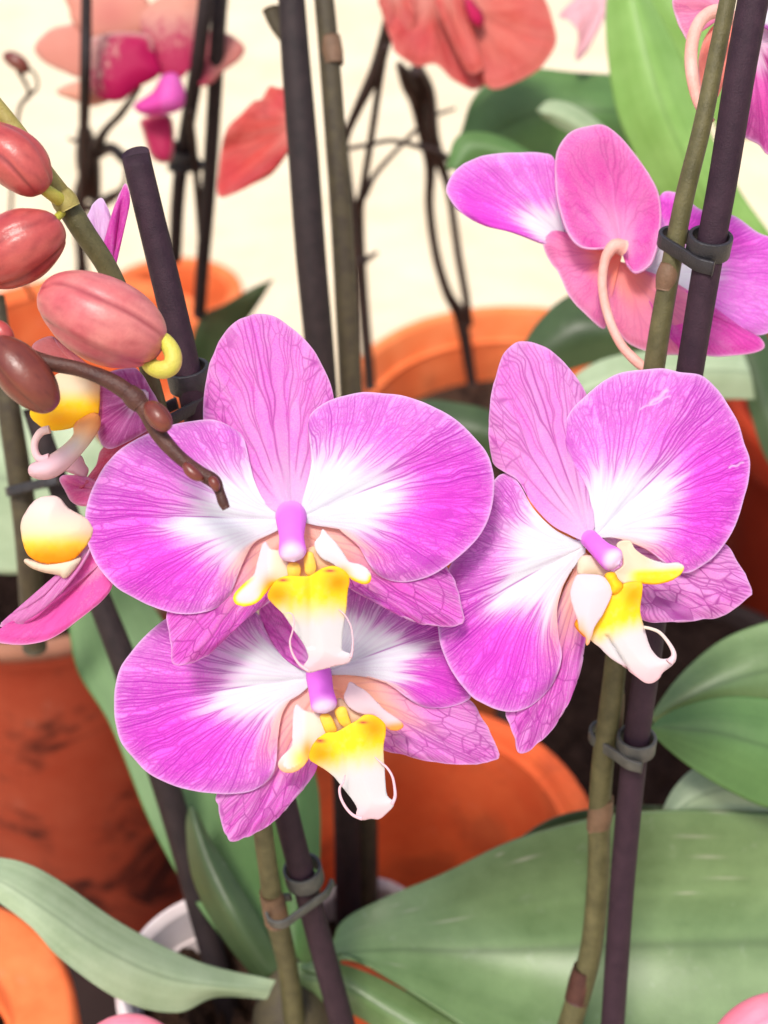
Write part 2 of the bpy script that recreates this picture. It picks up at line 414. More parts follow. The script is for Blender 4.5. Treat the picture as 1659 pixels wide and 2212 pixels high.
def petal(name, parent, base, outline, d0, mat, kind='petal', slope=(0, 0), cup=0., wave=.0013, crease=.0009, roll=.0008,
          seed=1, nt=520, nr=150, lift=None, mid=.5, deep_at=.62, white=.36, tint_amp=1., peach=0., thick=.0005, veins=1., basef=0., c=None, scars=()):
    rnd = random.Random(seed)
    B = np.array(base, float); SL = SR = None
    if c is None: O = cr(outline, nt)
    else:                            # side edges and outer edge of the blade apart, so that waisted petals stay waisted
        F_ = cr(outline, 900)
        ia = int(np.argmin(np.hypot(*(F_-np.array(c[0])).T))); ib = int(np.argmin(np.hypot(*(F_-np.array(c[1])).T)))
        def res(P, n):
            q = np.r_[0, np.cumsum(np.hypot(*np.diff(P, axis=0).T))]; u_ = np.linspace(0, q[-1], n)
            return np.stack([np.interp(u_, q, P[:, k]) for k in (0, 1)], -1)
        O = res(F_[ia:ib+1], nt)
        SL = np.vstack([B, F_[:ia+1]]); SR = np.vstack([B, F_[ib:][::-1]])
    r = np.linspace(0.015, 1, nr); t = np.linspace(0, 1, nt)
    R, T = np.meshgrid(r, t, indexing='ij')
    D = O-B
    wob = 1+.006*noise2(t*22+seed, t*0, seed)
    X = B[0]+R*D[:, 0]*wob; Y = B[1]+R*D[:, 1]*wob
    if c is not None:
        for sd, Sd, wt in ((0, SL, (1-T)**2.2), (1, SR, T**2.2)):
            q = np.r_[0, np.cumsum(np.hypot(*np.diff(Sd, axis=0).T))]
            E_ = O[0] if sd == 0 else O[-1]
            for k, G_ in ((0, X), (1, Y)):
                dl = np.interp(r*q[-1], q, Sd[:, k])-(B[k]+r*(E_[k]-B[k]))
                G_ += wt*dl[:, None]
    L = np.linalg.norm(D, axis=1)+1e-6
    Xt, Yt = np.gradient(X, t, axis=1), np.gradient(Y, t, axis=1)
    Xr, Yr = np.gradient(X, r, axis=0), np.gradient(Y, r, axis=0)
    speed = np.abs(Xt*Yr-Yt*Xr)/(np.hypot(Xr, Yr)+1e-6)
    speed = np.maximum(speed, 50*R+4)
    perp = speed[-1]
    s = d0/FPX
    mx, my = (X-B[0])*s, -(Y-B[1])*s
    tm = T-mid
    dep = d0+slope[0]*mx+slope[1]*my+cup*R**2
    dep += wave*R**2*noise2(T*5+seed*1.7, R*1.2, seed+5)
    dep += .35*wave*R**3*noise2(T*14+seed, R*2, seed+9)
    dep += crease*np.exp(-(tm/.07)**2)*np.sin(np.pi*np.clip(R*1.1, 0, 1))
    dep += roll*sm(.86, 1, R)
    if lift is not None: dep += lift(T, R, X, Y)
    # ---- pattern
    nz = noise2(T*9+seed, R*2, seed+1); nf = noise2(T*60+seed, R*5, seed+2); nm = noise2(T*26, R*3.2, seed+3)
    fx = [outline[0], outline[-1]]
    edge = np.zeros_like(R); ed_px = (1-R)*L[None, :]
    endt = np.minimum(T, 1-T)
    if c is not None:
        ed_px = np.minimum(ed_px, np.minimum(T, 1-T)*np.maximum(speed, 1)+60*(1-sm(.35, .8, R)))
    edge = np.exp(-(ed_px/3.5)**2)*.6+.20*np.exp(-(ed_px/10.)**2)
    if kind == 'petal':
        Rd = np.hypot(X-B[0], Y-B[1])/np.percentile(L, 60)
        Rw = .75*Rd+.25*R
        wfront = white-.02+.14*np.exp(-((T-mid-.06)/.09)**2)-.04*np.abs(T-.5)*2+.03
        tint = sm(-.09, .24, Rw-(.025+wfront+.05*nz+.045*nf+.035*nm))
        amp = .80+.20*np.exp(-((T-deep_at)/.22)**2)
        deep = np.exp(-((T-deep_at)/.2)**2)*np.exp(-((R-.74)/.22)**2)*tint*.7*np.clip(.85+.2*nm, 0, 1)
        v = vein_layer(T, R, speed, rnd, 15, 3, 1.9, wig=.16)
        arc = T*perp.sum()/nt*1.15; lng = R*np.median(L)
        nt2 = net_layer(lng+8*noise2(T*30, R*9, seed+21), arc+5*noise2(T*34+7, R*11, seed+22), R, rnd, 11.5, (1., 0.), 2.9, .16)
        v = np.maximum(v, .6*nt2*sm(.45, .8, R))
        vein = v*(.12+(.62+.2*sm(.55, .9, R))*sm(.05, .6, tint))
        vein = np.maximum(vein, .75*np.exp(-(np.abs(T-mid)*speed/2.2)**2)*sm(.22, .4, R)*(1-sm(.75, .95, R)))
        tint = tint*amp*tint_amp*(1-.15*sm(.85, 1, R))
    else:
        ax = O[nt//2]-B; ax = ax/np.linalg.norm(ax)
        tint = (.5+.5*sm(.02, .45, R-(.06+.10*nz+.06*nm)))*tint_amp*(.8+.12*nm)
        deep = .35*np.exp(-((R-.75)/.25)**2)*np.clip(.4+.6*nz, 0, 1)*tint
        v = vein_layer(T, R, speed, rnd, 7, 2, 2.0, wig=.16, curve=.45, levstart=(.45, .62, .8))
        net = net_layer(X+4*noise2(X/26., Y/26., seed+31), Y+4*noise2(X/26.+9, Y/26., seed+32), R, rnd, 21, ax, 2.1, .075)
        nw = sm(.22, .5, R*(.6+1.2*np.abs(T-.5)))
        vein = np.maximum(v*.7, net*nw*.75)*sm(.08, .3, R)
        if kind == 'dorsal':
            vein = np.maximum(v*.8, net*sm(.45, .75, R*(.6+1.0*np.abs(T-.5)))*.75)*sm(.1, .35, R)*.8
        if kind == 'plain':
            vein = v*.35*sm(.1, .4, R)
    pe = peach*(1-sm(.22, .7, R+.08*nz))+basef
    if kind == 'petal': pe = pe+.55*sm(.86, .97, T)*(1-sm(.55, .95, R))*sm(.12, .3, R)
    vein = vein*veins*(1-.4*edge)*(1-.75*np.clip(pe, 0, 1)*(kind != 'petal'))
    for (ax_, ay_), (bx_, by_), sw in scars:
        q = np.clip(((X-ax_)*(bx_-ax_)+(Y-ay_)*(by_-ay_))/((bx_-ax_)**2+(by_-ay_)**2), 0, 1)
        dd = np.hypot(X-ax_-q*(bx_-ax_), Y-ay_-q*(by_-ay_)+2*np.sin(q*9))
        edge = np.maximum(edge, .9*np.exp(-(dd/sw)**2))
    attrs = dict(tint=tint, deep=deep, vein=vein, edge=edge*.8, peach=np.clip(pe, 0, 1)+0*R)
    W = atn(X, Y, dep)
    return mk(name, W.reshape(-1, 3), gridfaces(nr, nt), mat, parent, attrs, thick)

def inside_grid(outline, h, n=90):
    P = cr(outline, n, closed=True)
    x0, y0 = P.min(0); x1, y1 = P.max(0)
    gx, gy = np.meshgrid(np.arange(x0, x1, h), np.arange(y0, y1, h)); gx = gx+(np.arange(gx.shape[0]) % 2)[:, None]*h/2
    q = np.stack([gx.ravel(), gy.ravel()], -1)
    ins = np.zeros(len(q), bool); j = n-1
    for i in range(n):
        c = ((P[i, 1] > q[:, 1]) != (P[j, 1] > q[:, 1])) & (q[:, 0] < (P[j, 0]-P[i, 0])*(q[:, 1]-P[i, 1])/(P[j, 1]-P[i, 1]+1e-9)+P[i, 0])
        ins ^= c; j = i
    q = q[ins]
    d = np.hypot(q[:, None, 0]-P[None, :, 0], q[:, None, 1]-P[None, :, 1]).min(1)
    q = q[d > h*.45]
    V = np.vstack([P, q])
    E = [(i, (i+1) % n) for i in range(n)]
    r = delaunay_2d_cdt([Vector(v) for v in V], E, [], 1, 1e-4)
    V2 = np.array([tuple(v) for v in r[0]]); F = [tuple(f) for f in r[2]]
    ed = np.hypot(V2[:, None, 0]-P[None, :, 0], V2[:, None, 1]-P[None, :, 1]).min(1)
    return V2, F, ed
def lobe(name, parent, outline, d0, mat, bulge=.002, soft=40, slope=(0, 0), at_=None, h=5, thick=.0007, fn=None, wav=0.):
    """fleshy lobe of any outline: pillowed towards the viewer, colours from functions of place"""
    V, F, e = inside_grid(outline, h)
    c = V.mean(0); s = d0/FPX
    k = 1-(1-np.clip(e/soft, 0, 1))**2
    dep = d0+slope[0]*(V[:, 0]-c[0])*s-slope[1]*(V[:, 1]-c[1])*s-bulge*k
    if fn: dep = dep+fn(V[:, 0], V[:, 1])
    if wav: dep = dep+wav*noise2(V[:, 0]/45, V[:, 1]/45, int(c[0]) % 50)
    names = ('pink', 'cream', 'yellow', 'orange', 'red') if mat is LIP else ('tint', 'deep', 'vein', 'edge', 'peach')
    A = {n_: np.zeros(len(V)) for n_ in names}
    for n_, f in (at_ or {}).items(): A[n_] = np.clip(f(V[:, 0], V[:, 1], e), 0, 1)+np.zeros(len(V))
    return mk(name, atn(V[:, 0], V[:, 1], dep), F, mat, parent, A, thick)

def bud(name, parent, pts, rpx, mat, grooves=5, phase=0., sharp=.05, ns=48, n=40, fat=.45):
    def prof(s):
        return np.clip((np.sin(np.pi*np.clip(s, 0, 1)**(math.log(.5)/math.log(fat))))**.40, .04, 1)
    def mod(a, s):
        g = np.zeros_like(a)
        for k in range(grooves):
            d = np.abs((a-phase-2*np.pi*k/grooves-.25*math.sin(3*s)+np.pi) % (2*np.pi)-np.pi)
            g = np.maximum(g, np.exp(-(d/.10)**2))
        return 1-sharp*g
    def seam(S, A):
        g = np.zeros_like(A)
        for k in range(grooves*6):
            st = 1. if k % 6 == 0 else (.5 if k % 3 == 0 else .28)
            d = np.abs((A-phase-np.pi*k/grooves/3-.25*np.sin(3*S)-.05*np.sin(9*S+k)+np.pi) % (2*np.pi)-np.pi)
            g = np.maximum(g, st*np.exp(-(d/(.055 if st == 1 else .03))**2))
        return g*.75*sm(0, .12, S)
    return tube(name, pts, rpx, mat, parent, n=n, ns=ns, mod=mod, attrs={'seam': seam}, prof=prof)

def lathe(name, profile, center, mat, parent=None, ns=72):
    P = np.array(profile); a = np.linspace(0, 2*np.pi, ns, endpoint=False)
    V = np.stack([P[:, 0, None]*np.cos(a), P[:, 0, None]*np.sin(a), P[:, 1, None]+0*a], -1).reshape(-1, 3)+np.array(center)
    o = mk(name, V, gridfaces(len(P), ns, True), mat, parent, origin=center)
    m = o.modifiers.new('edge', 'BEVEL'); m.width = .0015; m.segments = 2; m.limit_method = 'ANGLE'
    return o
GROUND = -.12
def pot(name, label, cpx, rpx, Z, mat, cat='pot', lip=.007, band=.028, group='flower pots standing under the orchids', h=None, inner=.05, rim=None):
    c = on_plane(cpx[0], cpx[1], Z); R = rpx*depth_of(c)/FPX
    b = GROUND if h is None else Z-h
    H = Z-b
    w = min(.03, inner*.4) if inner < .15 else .006
    body = [(.0, b+.006), (R*.66, b+.006), (R*.68, b), (R*.70, b+.004), (R*.90, Z-band-.004), (R*.92, Z-band), (R*.92, Z-w),
            (R*.93-lip, Z-w), (R*.86-lip*.4, Z-min(inner, H*.5)), (R*.66, b+.012), (0, b+.012)]
    rimp = [(R*.925, Z-band), (R*.985, Z-band+.004), (R, Z-.004), (R-.002, Z), (R-lip, Z), (R-lip-.002, Z-.003), (R*.955-lip, Z-w+.001), (R*.925-lip, Z-w+.001)]
    o = lathe(name, [(r, z-Z) for r, z in body], (c.x, c.y, Z), mat)
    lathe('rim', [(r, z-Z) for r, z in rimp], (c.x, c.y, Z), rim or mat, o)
    tag(o, label, cat, group)
    return o, c, R
def fill(name, label, c, R, Z, mat, seed=3, amp=.006, cat='potting bark'):
    n, m = 40, 96
    rr = np.linspace(0.001, R, n); a = np.linspace(0, 2*np.pi, m, endpoint=False)
    Rg, Ag = np.meshgrid(rr, a, indexing='ij')
    x, y = Rg*np.cos(Ag), Rg*np.sin(Ag)
    z = amp*noise2(x*170+5, y*170+9, seed)+amp*.7*noise2(x*420, y*420, seed+1)
    z = z*(1-sm(.93, 1, Rg/R))
    V = np.stack([c[0]+x, c[1]+y, Z+z], -1).reshape(-1, 3)
    o = mk(name, V, gridfaces(n, m, True), mat)
    return tag(o, label, cat, kind='stuff')

def clip(label, S, S2, T, rs_px, rt_px, mat, hgt=.0045, strap_h=.0028, drop=.004, group='plastic clips tying stems to stakes', front=1, th=.0009):
    """collar round the stake plus a strap hooked round the stem"""
    s = np.array(at(*S)); up = np.array(at(*S2))-s; up /= np.linalg.norm(up)
    t = np.array(at(*T)); t = t-up*np.dot(t-s, up)
    e1 = t-s; L = np.linalg.norm(e1); e1 /= L; e2 = np.cross(up, e1)
    if np.dot(e2, np.array(CAM)-s) < 0: e2 = -e2
    e2 = e2*front
    rs = rs_px*S[2]/FPX; rt = rt_px*T[2]/FPX
    def band(path, closed, h, off, nm, parent=None):
        P = np.array(path); n = len(P)
        if closed: tg = np.roll(P, -1, 0)-np.roll(P, 1, 0)
        else: tg = np.gradient(P, axis=0)
        nr = np.stack([tg[:, 1], -tg[:, 0]], -1); nr /= np.linalg.norm(nr, axis=1)[:, None]+1e-12
        V = []
        for k in range(n):
            for (dn, dh) in ((-.5, -.5), (.5, -.5), (.5, .5), (-.5, .5)):
                q = P[k]+nr[k]*dn*th
                V.append(s+e1*q[0]+e2*q[1]+up*(off+dh*h))
        V = np.array(V)
        F = [tuple(f) for f in gridfaces(n, 4, True)]
        if closed:
            F += [((n-1)*4+j, j, (j+1) % 4, (n-1)*4+(j+1) % 4) for j in range(4)]
        else: F += [(3, 2, 1, 0), tuple((n-1)*4+j for j in range(4))]
        o = mk(nm, V, F, mat, parent)
        m = o.modifiers.new('edge', 'BEVEL'); m.width = .0002; m.segments = 2; m.limit_method = 'ANGLE'
        return o
    R1 = rs*1.26+th*.5
    a = np.linspace(0, 2*np.pi, 40, endpoint=False)
    o = band([(R1*math.cos(x), R1*math.sin(x)) for x in a], True, hgt, 0, 'plant_clip')
    tag(o, label, 'clip', group)
    R2 = rt+th*.9
    path = [(-R1*1.05, R1*.95), (-R1*.4, R1*1.18), (0, R1*1.16)]
    path += [(L*k, R1*1.14+(R2-R1*1.14)*k) for k in (.3, .6, .85)]
    path += [(L+R2*math.sin(x), R2*math.cos(x)) for x in np.linspace(0, math.pi*1.08, 16)]
    path += [(L*.62, -R2*.8), (R1*1.0, -R1*.3)]
    path = cr(path, 60)
    band(path, False, strap_h, -drop, 'strap', o)
    return o

# ================================================================== THE SETTING
def ground():
    n = 60
    x = np.linspace(-1, 1, n); g = np.sign(x)*np.abs(x)**2.2*25
    X, Y = np.meshgrid(g, g+1.0, indexing='ij')
    V = np.stack([X, Y, 0*X+GROUND], -1).reshape(-1, 3)
    o = mk('ground', V, gridfaces(n, n), FLOOR); o['kind'] = 'structure'
ground()

def tray():  # added tray, there only to darken the bright floor between the front pots
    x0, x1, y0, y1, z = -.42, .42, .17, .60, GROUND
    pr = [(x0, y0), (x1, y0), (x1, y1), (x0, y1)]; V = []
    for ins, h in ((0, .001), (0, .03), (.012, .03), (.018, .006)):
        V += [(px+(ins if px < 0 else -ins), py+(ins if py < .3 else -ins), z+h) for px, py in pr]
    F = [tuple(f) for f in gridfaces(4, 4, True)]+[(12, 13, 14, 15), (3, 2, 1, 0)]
    o = mk('gap_tray', V, F, DARKFILL, smooth=False)
    tag(o, 'added dark brown tray darkening the gaps between the front pots', 'tray')
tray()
# pots ---------------------------------------------------------------
_, c, R = pot('terracotta_pot', 'clean orange terracotta pot at the back behind the dark twin stems, right of centre', (1130, 850), 395, .15, TERRA, band=.03, rim=TERRA_L)  # rim's lighter clay colour holds the light falling on it
fill('potting_bark', 'dark bark filling the orange pot at the back right of centre', c, R*.83, .105, BARK, 4)
_, c, R = pot('terracotta_pot', 'small terracotta pot at the back left, standing right of the rose buds', (372, 622), 152, .06, TERRA, band=.02, inner=.16)
fill('potting_bark', 'bark in the small back left pot behind the cut stake', c, R*.7, -.05, BARK, 14)
_, c, R = pot('terracotta_pot', 'broad terracotta pot at the left edge behind the largest rose bud', (150, 748), 330, .135, TERRA, band=.03, inner=.16)
fill('potting_bark', 'bark in the broad pot behind the rose buds', c, R*.7, .0, BARK, 24)
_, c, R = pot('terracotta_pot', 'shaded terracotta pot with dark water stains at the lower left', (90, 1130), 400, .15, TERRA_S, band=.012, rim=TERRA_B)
fill('potting_bark', 'very dark bark inside the stained pot at the left edge', c, R*.84, .11, SOIL, 5)
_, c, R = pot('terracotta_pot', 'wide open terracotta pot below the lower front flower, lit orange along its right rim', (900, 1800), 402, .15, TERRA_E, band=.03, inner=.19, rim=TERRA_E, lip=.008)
fill('potting_bark', 'dark bark deep inside the wide open pot under the lower front flower', c, R*.7, GROUND+.02, SOIL, 6)
_, c, R = pot('terracotta_pot', 'thick rimmed terracotta pot cut off by the bottom left corner', (-235, 2255), 395, .15, TERRA, lip=.02)
fill('potting_bark', 'bark in the pot at the bottom left corner', c, R*.7, .11, SOIL, 7)
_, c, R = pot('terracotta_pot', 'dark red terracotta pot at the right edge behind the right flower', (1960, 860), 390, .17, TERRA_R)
fill('potting_bark', 'bark in the dark red pot at the right edge', c, R*.83, .13, SOIL, 8)
_, c, R = pot('shade_pot', 'added dark pot standing in for shaded ground behind the lower right stake', (1470, 1530), 400, .10, DARKFILL)  # added pot: its dark colour stands for shade on the open ground
fill('shade_fill', 'added near-black fill for shaded ground between the right stake and the leaves at the right edge', c, R*.93, .09, SOIL, 9, cat='soil')  # near-black colour holds the ground's shade
_, NC, NR = pot('nursery_pot', 'thin whitish plastic nursery pot at the foot of the left leaning stake', (480, 2105), 232, .185, NPOT, cat='nursery pot', lip=.003, band=.01, h=.10)
fill('potting_bark', 'brown bark chips in the whitish nursery pot at the bottom', NC, NR*.88, .16, BARK, 10, .008)
_, NC2, NR2 = pot('nursery_pot', 'pinkish plastic nursery pot behind the large leaf, inside the wide terracotta pot', (790, 2000), 140, .12, NPOT, cat='nursery pot', lip=.003, band=.01, h=.10)
fill('potting_bark', 'bark in the pinkish nursery pot behind the large leaf', NC2, NR2*.88, .10, BARK, 11)

# ================================================================== FLOWER PARTS
def flower(parent, px, py, d, label=None):
    o = bpy.data.objects.new('flower', None); COL.objects.link(o); o.empty_display_size = .005
    place(o, at(px, py, d), parent)
    if label: o['label'] = label
    return o
def column(parent, pts, r):
    return tube('column', pts, r, COLUMN, parent, n=26, ns=28,
                attrs={'tip': lambda S, A: np.maximum(sm(.80, 1.02, S+.16*np.sin(A)), .7*(1-sm(.0, .3, S)))},
                prof=lambda s: np.clip(np.sqrt(np.clip(1-((s-.80)/.2)**2, 0, 1)), .05, 1)*(s > .8)+(s <= .8)*1.)
def g2(x, y, cx, cy, rx, ry): return np.exp(-((x-cx)/rx)**2-((y-cy)/ry)**2)

# ------------------------------------------------------------------ CENTRE PLANT
ctr = thing('orchid_plant', 'orchid plant with two stacked magenta and white flowers, rose buds and the large lower leaves', 'orchid', at(640, 2175, .405), 'potted orchid plants')
# F1 : topmost front flower
d = .280
f1 = flower(ctr, 630, 1120, d, 'upper front flower, widest magenta petals with white centre')
petal('sepal', f1, (630, 1120), [(608, 1112), (577, 1092), (548, 1042), (520, 985), (470, 950), (445, 925), (439, 890), (441, 857), (450, 801), (463, 759), (482, 727), (508, 698), (535, 683), (552, 678), (582, 681), (615, 697), (648, 724), (671, 750), (691, 780), (707, 813), (719, 850), (716, 900), (696, 950), (680, 990), (674, 1031), (654, 1088), (648, 1108)],
      d-.0006, SEPAL, 'dorsal', slope=(0, .10), cup=.001, seed=11, c=((470, 950), (716, 900)), tint_amp=.95, crease=-.001)
petal('petal', f1, (622, 1122), [(612, 1112), (577, 1092), (552, 1045), (540, 1000), (531, 962), (516, 936), (487, 915), (455, 907), (403, 912), (360, 922), (323, 935), (270, 965), (231, 1002), (204, 1042), (186, 1095), (184, 1151), (194, 1191), (214, 1227), (241, 1260), (280, 1284), (323, 1307), (370, 1322), (413, 1326), (456, 1317), (489, 1294), (502, 1270), (515, 1237), (532, 1198), (548, 1171), (568, 1155), (595, 1145), (614, 1135)],
      d, PETAL, 'petal', slope=(.04, -.03), cup=.0015, seed=12, c=((516, 936), (489, 1294)), deep_at=.68, white=.40)
petal('petal', f1, (645, 1118), [(652, 1106), (656, 1086), (674, 1031), (675, 985), (669, 935), (668, 903), (681, 885), (708, 868), (737, 856), (782, 848), (827, 850), (871, 857), (916, 871), (961, 891), (996, 915), (1029, 948), (1053, 978), (1065, 1013), (1066, 1061), (1056, 1115), (1035, 1156), (1005, 1189), (966, 1222), (931, 1243), (889, 1256), (850, 1254), (818, 1240), (794, 1213), (773, 1177), (746, 1153), (722, 1135), (699, 1131), (675, 1130), (656, 1126)],
      d-.0003, PETAL, 'petal', slope=(-.02, -.03), cup=.0012, seed=13, c=((669, 935), (818, 1240)), deep_at=.66, white=.38)
petal('sepal', f1, (632, 1150), [(602, 1126), (536, 1142), (446, 1215), (375, 1300), (361, 1327), (363, 1356), (370, 1393), (371, 1423), (380, 1436), (403, 1434), (446, 1416), (489, 1376), (528, 1337), (561, 1310), (590, 1292), (628, 1240), (640, 1180)],
      d+.0013, SEPAL, 'sepal', slope=(0, -.02), cup=.0012, seed=14, c=((375, 1300), (561, 1310)), peach=.85, tint_amp=1.1)
petal('sepal', f1, (645, 1150), [(662, 1122), (760, 1112), (880, 1160), (945, 1198), (966, 1226), (981, 1254), (990, 1281), (1001, 1325), (1003, 1340), (992, 1350), (945, 1353), (896, 1342), (856, 1325), (806, 1295), (754, 1269), (695, 1225), (652, 1175)],
      d+.0013, SEPAL, 'sepal', slope=(0, -.02), cup=.0012, seed=15, c=((945, 1198), (806, 1295)), peach=.85, tint_amp=1.1)
column(f1, [(629, 1098, d+.007), (629, 1122, d-.002), (630, 1160, d-.008), (632, 1190, d-.010), (635, 1214, d-.0105)], [38, 33, 27, 30, 29])
mid1 = A4([(430, 1080), (520, 930), (640, 880), (780, 885), (900, 870), (1040, 790), (1170, 775), (1290, 850), (1312, 940), (1292, 1050), (1275, 1250), (1245, 1430), (1232, 1600), (1240, 1690), (1340, 1735), (1300, 1820), (1150, 1855), (1000, 1895), (870, 1925), (815, 1865), (875, 1765), (822, 1620), (720, 1470), (600, 1290), (480, 1170)])
L1 = lobe('lip', f1, mid1, d-.0095, LIP, .0013, 75, (0, -.25), {
    'yellow': lambda x, y, e: (1-sm(1282, 1355, y+8*noise2(x/9, y/30, 3)))*1.,
    'orange': lambda x, y, e: .95*g2(x, y, 598, 1282, 30, 22)+.95*g2(x, y, 728, 1256, 30, 24)+.25*g2(x, y, 662, 1270, 10, 40),
    'red': lambda x, y, e: 1.1*g2(x, y, 612, 1253, 11, 3.2)+1.1*g2(x, y, 713, 1233, 11, 3.2),
    'pink': lambda x, y, e: sm(1400, 1440, y)*.9}, h=3.5, thick=.0005, fn=lambda x, y: .0004*np.exp(-((x-672)/9)**2)*(y < 1400))
lobe('side_lobe', f1, A4([(405, 510), (370, 545), (345, 640), (310, 760), (285, 860), (180, 960), (90, 1050), (58, 1115), (80, 1175), (150, 1203), (250, 1195), (330, 1150), (410, 1060), (510, 940), (640, 880), (655, 770), (620, 700), (540, 610), (460, 590), (430, 550)]),
     d-.0072, LIP, .0004, 30, (-.1, .1), {
    'cream': lambda x, y, e: sm(575, 600, x)*.8, 'orange': lambda x, y, e: .9*g2(x, y, 583, 1265, 16, 22),
    'yellow': lambda x, y, e: sm(11, 3, e)*sm(1240, 1264, y)+.9*g2(x, y, 577, 1276, 15, 15), 'pink': lambda x, y, e: .5*(x < 580)}, h=3.5)
lobe('side_lobe', f1, A4([(1020, 372), (1080, 430), (1180, 540), (1250, 640), (1310, 730), (1430, 758), (1510, 810), (1548, 880), (1530, 952), (1460, 962), (1370, 932), (1300, 880), (1200, 790), (1120, 735), (1040, 700), (970, 630), (938, 540), (960, 485), (1005, 440)]),
     d-.0076, LIP, .0004, 30, (.1, .1), {
    'yellow': lambda x, y, e: sm(11, 3, e)*sm(1236, 1250, y)*sm(735, 765, x)+.9*g2(x, y, 742, 1240, 14, 12), 'orange': lambda x, y, e: .5*sm(8, 2, e)*sm(750, 800, x)*sm(1244, 1258, y)+.6*g2(x, y, 738, 1235, 14, 12)}, h=3.5)
lobe('lip_throat', f1, A4([(560, 640), (640, 700), (760, 720), (860, 600), (960, 560), (990, 650), (1130, 730), (1180, 790), (1040, 820), (900, 880), (700, 900), (640, 880), (600, 780)]),
     d-.0052, LIP, .001, 20, (0, -.1), {'cream': lambda x, y, e: .9+0*x, 'orange': lambda x, y, e: .25+0*x}, h=4)
for cp in ([(650, 770), (690, 735), (750, 745), (778, 800), (765, 880), (710, 905), (660, 870)], [(832, 690), (860, 630), (905, 630), (930, 700), (945, 800), (905, 865), (850, 850), (835, 770)]):
    lobe('callus', f1, A4(cp), d-.0082, LIP, .0006, 16, (0, -.1), {'yellow': lambda x, y, e: .85+0*x, 'orange': lambda x, y, e: .4*sm(1236, 1248, y)}, h=3)
T1 = A4([(1330, 1770), (1350, 1680), (1352, 1550), (1330, 1420), (1270, 1310), (1200, 1245)])
tube('tendril', [(x, y, d-.0135+.0006*i) for i, (x, y) in enumerate(T1)], [3.2, 2.4, 1.6, 1.6, 1.6, 1.2], LIP, f1, ns=8, attrs={'pink': lambda S, A: 1+0*S})
T1 = A4([(870, 1910), (770, 1840), (695, 1720), (668, 1600), (692, 1500), (715, 1400), (700, 1310), (660, 1280), (620, 1290)])
tube('tendril', [(x, y, d-.0140+.0002*i) for i, (x, y) in enumerate(T1)], [4, 3.2, 2.4, 2, 1.8, 1.8, 1.6, 1.4, 1], LIP, f1, ns=8, attrs={'pink': lambda S, A: 1+0*S})

# F2 : lower front flower
d = .2960
f2 = flower(ctr, 689, 1450, d, 'lower front flower, partly covered by the one above')
petal('sepal', f2, (690, 1455), [(672, 1448), (645, 1442), (601, 1409), (574, 1365), (560, 1327), (569, 1273), (600, 1225), (645, 1207), (690, 1225), (720, 1260), (738, 1316), (727, 1382), (708, 1436)], d-.0004, SEPAL, 'dorsal', slope=(0, .08), seed=21, tint_amp=1.1, nt=120, nr=80)
petal('petal', f2, (684, 1462), [(668, 1452), (650, 1450), (623, 1431), (596, 1404), (574, 1365), (556, 1328), (510, 1298), (455, 1290), (400, 1310), (356, 1338), (318, 1371), (279, 1414), (258, 1453), (247, 1496), (247, 1551), (260, 1595), (285, 1633), (329, 1674), (383, 1698), (449, 1712), (503, 1715), (547, 1706), (580, 1682), (596, 1649), (601, 1589), (610, 1540), (629, 1507), (650, 1494), (672, 1476)],
      d, PETAL, 'petal', slope=(.05, -.03), cup=.0012, seed=22, c=((556, 1328), (580, 1682)), deep_at=.66, white=.38)
petal('petal', f2, (702, 1452), [(706, 1438), (732, 1390), (740, 1320), (752, 1275), (790, 1255), (840, 1252), (901, 1280), (956, 1325), (994, 1390), (1012, 1445), (1018, 1495), (1012, 1512), (983, 1524), (950, 1529), (912, 1524), (874, 1502), (836, 1475), (787, 1458), (745, 1453), (714, 1456)],
      d+.0002, PETAL, 'petal', slope=(-.02, -.03), cup=.0018, seed=23, c=((752, 1275), (912, 1524)), deep_at=.78, white=.52)
petal('sepal', f2, (688, 1490), [(664, 1478), (600, 1540), (545, 1640), (485, 1690), (468, 1717), (472, 1745), (478, 1775), (487, 1802), (500, 1817), (536, 1807), (590, 1775), (634, 1725), (672, 1682), (688, 1645), (702, 1560), (696, 1495)],
      d+.0014, SEPAL, 'sepal', slope=(0, -.02), cup=.0012, seed=24, c=((485, 1690), (634, 1725)), peach=.75, tint_amp=1.0)
petal('sepal', f2, (700, 1480), [(706, 1462), (790, 1446), (880, 1474), (960, 1498), (1016, 1513), (1038, 1545), (1060, 1584), (1076, 1618), (1079, 1634), (1068, 1643), (1005, 1652), (929, 1644), (874, 1630), (825, 1616), (760, 1575), (704, 1505)],
      d+.0014, SEPAL, 'sepal', slope=(0, -.02), cup=.0012, seed=25, c=((960, 1498), (825, 1616)), peach=1., tint_amp=.9)
column(f2, [(686, 1440, d+.007), (689, 1462, d-.002), (694, 1495, d-.008), (700, 1522, d-.0095), (704, 1541, d-.0098)], [28, 28, 27, 29, 28])
mid2 = A5([(465, 1060), (510, 910), (640, 795), (760, 780), (900, 700), (990, 650), (1080, 590), (1190, 610), (1282, 690), (1292, 790), (1268, 940), (1278, 1150), (1302, 1450), (1360, 1515), (1385, 1570), (1320, 1645), (1230, 1720), (1130, 1718), (1040, 1735), (975, 1680), (990, 1610), (935, 1510), (830, 1380), (740, 1265), (640, 1185), (545, 1125)])
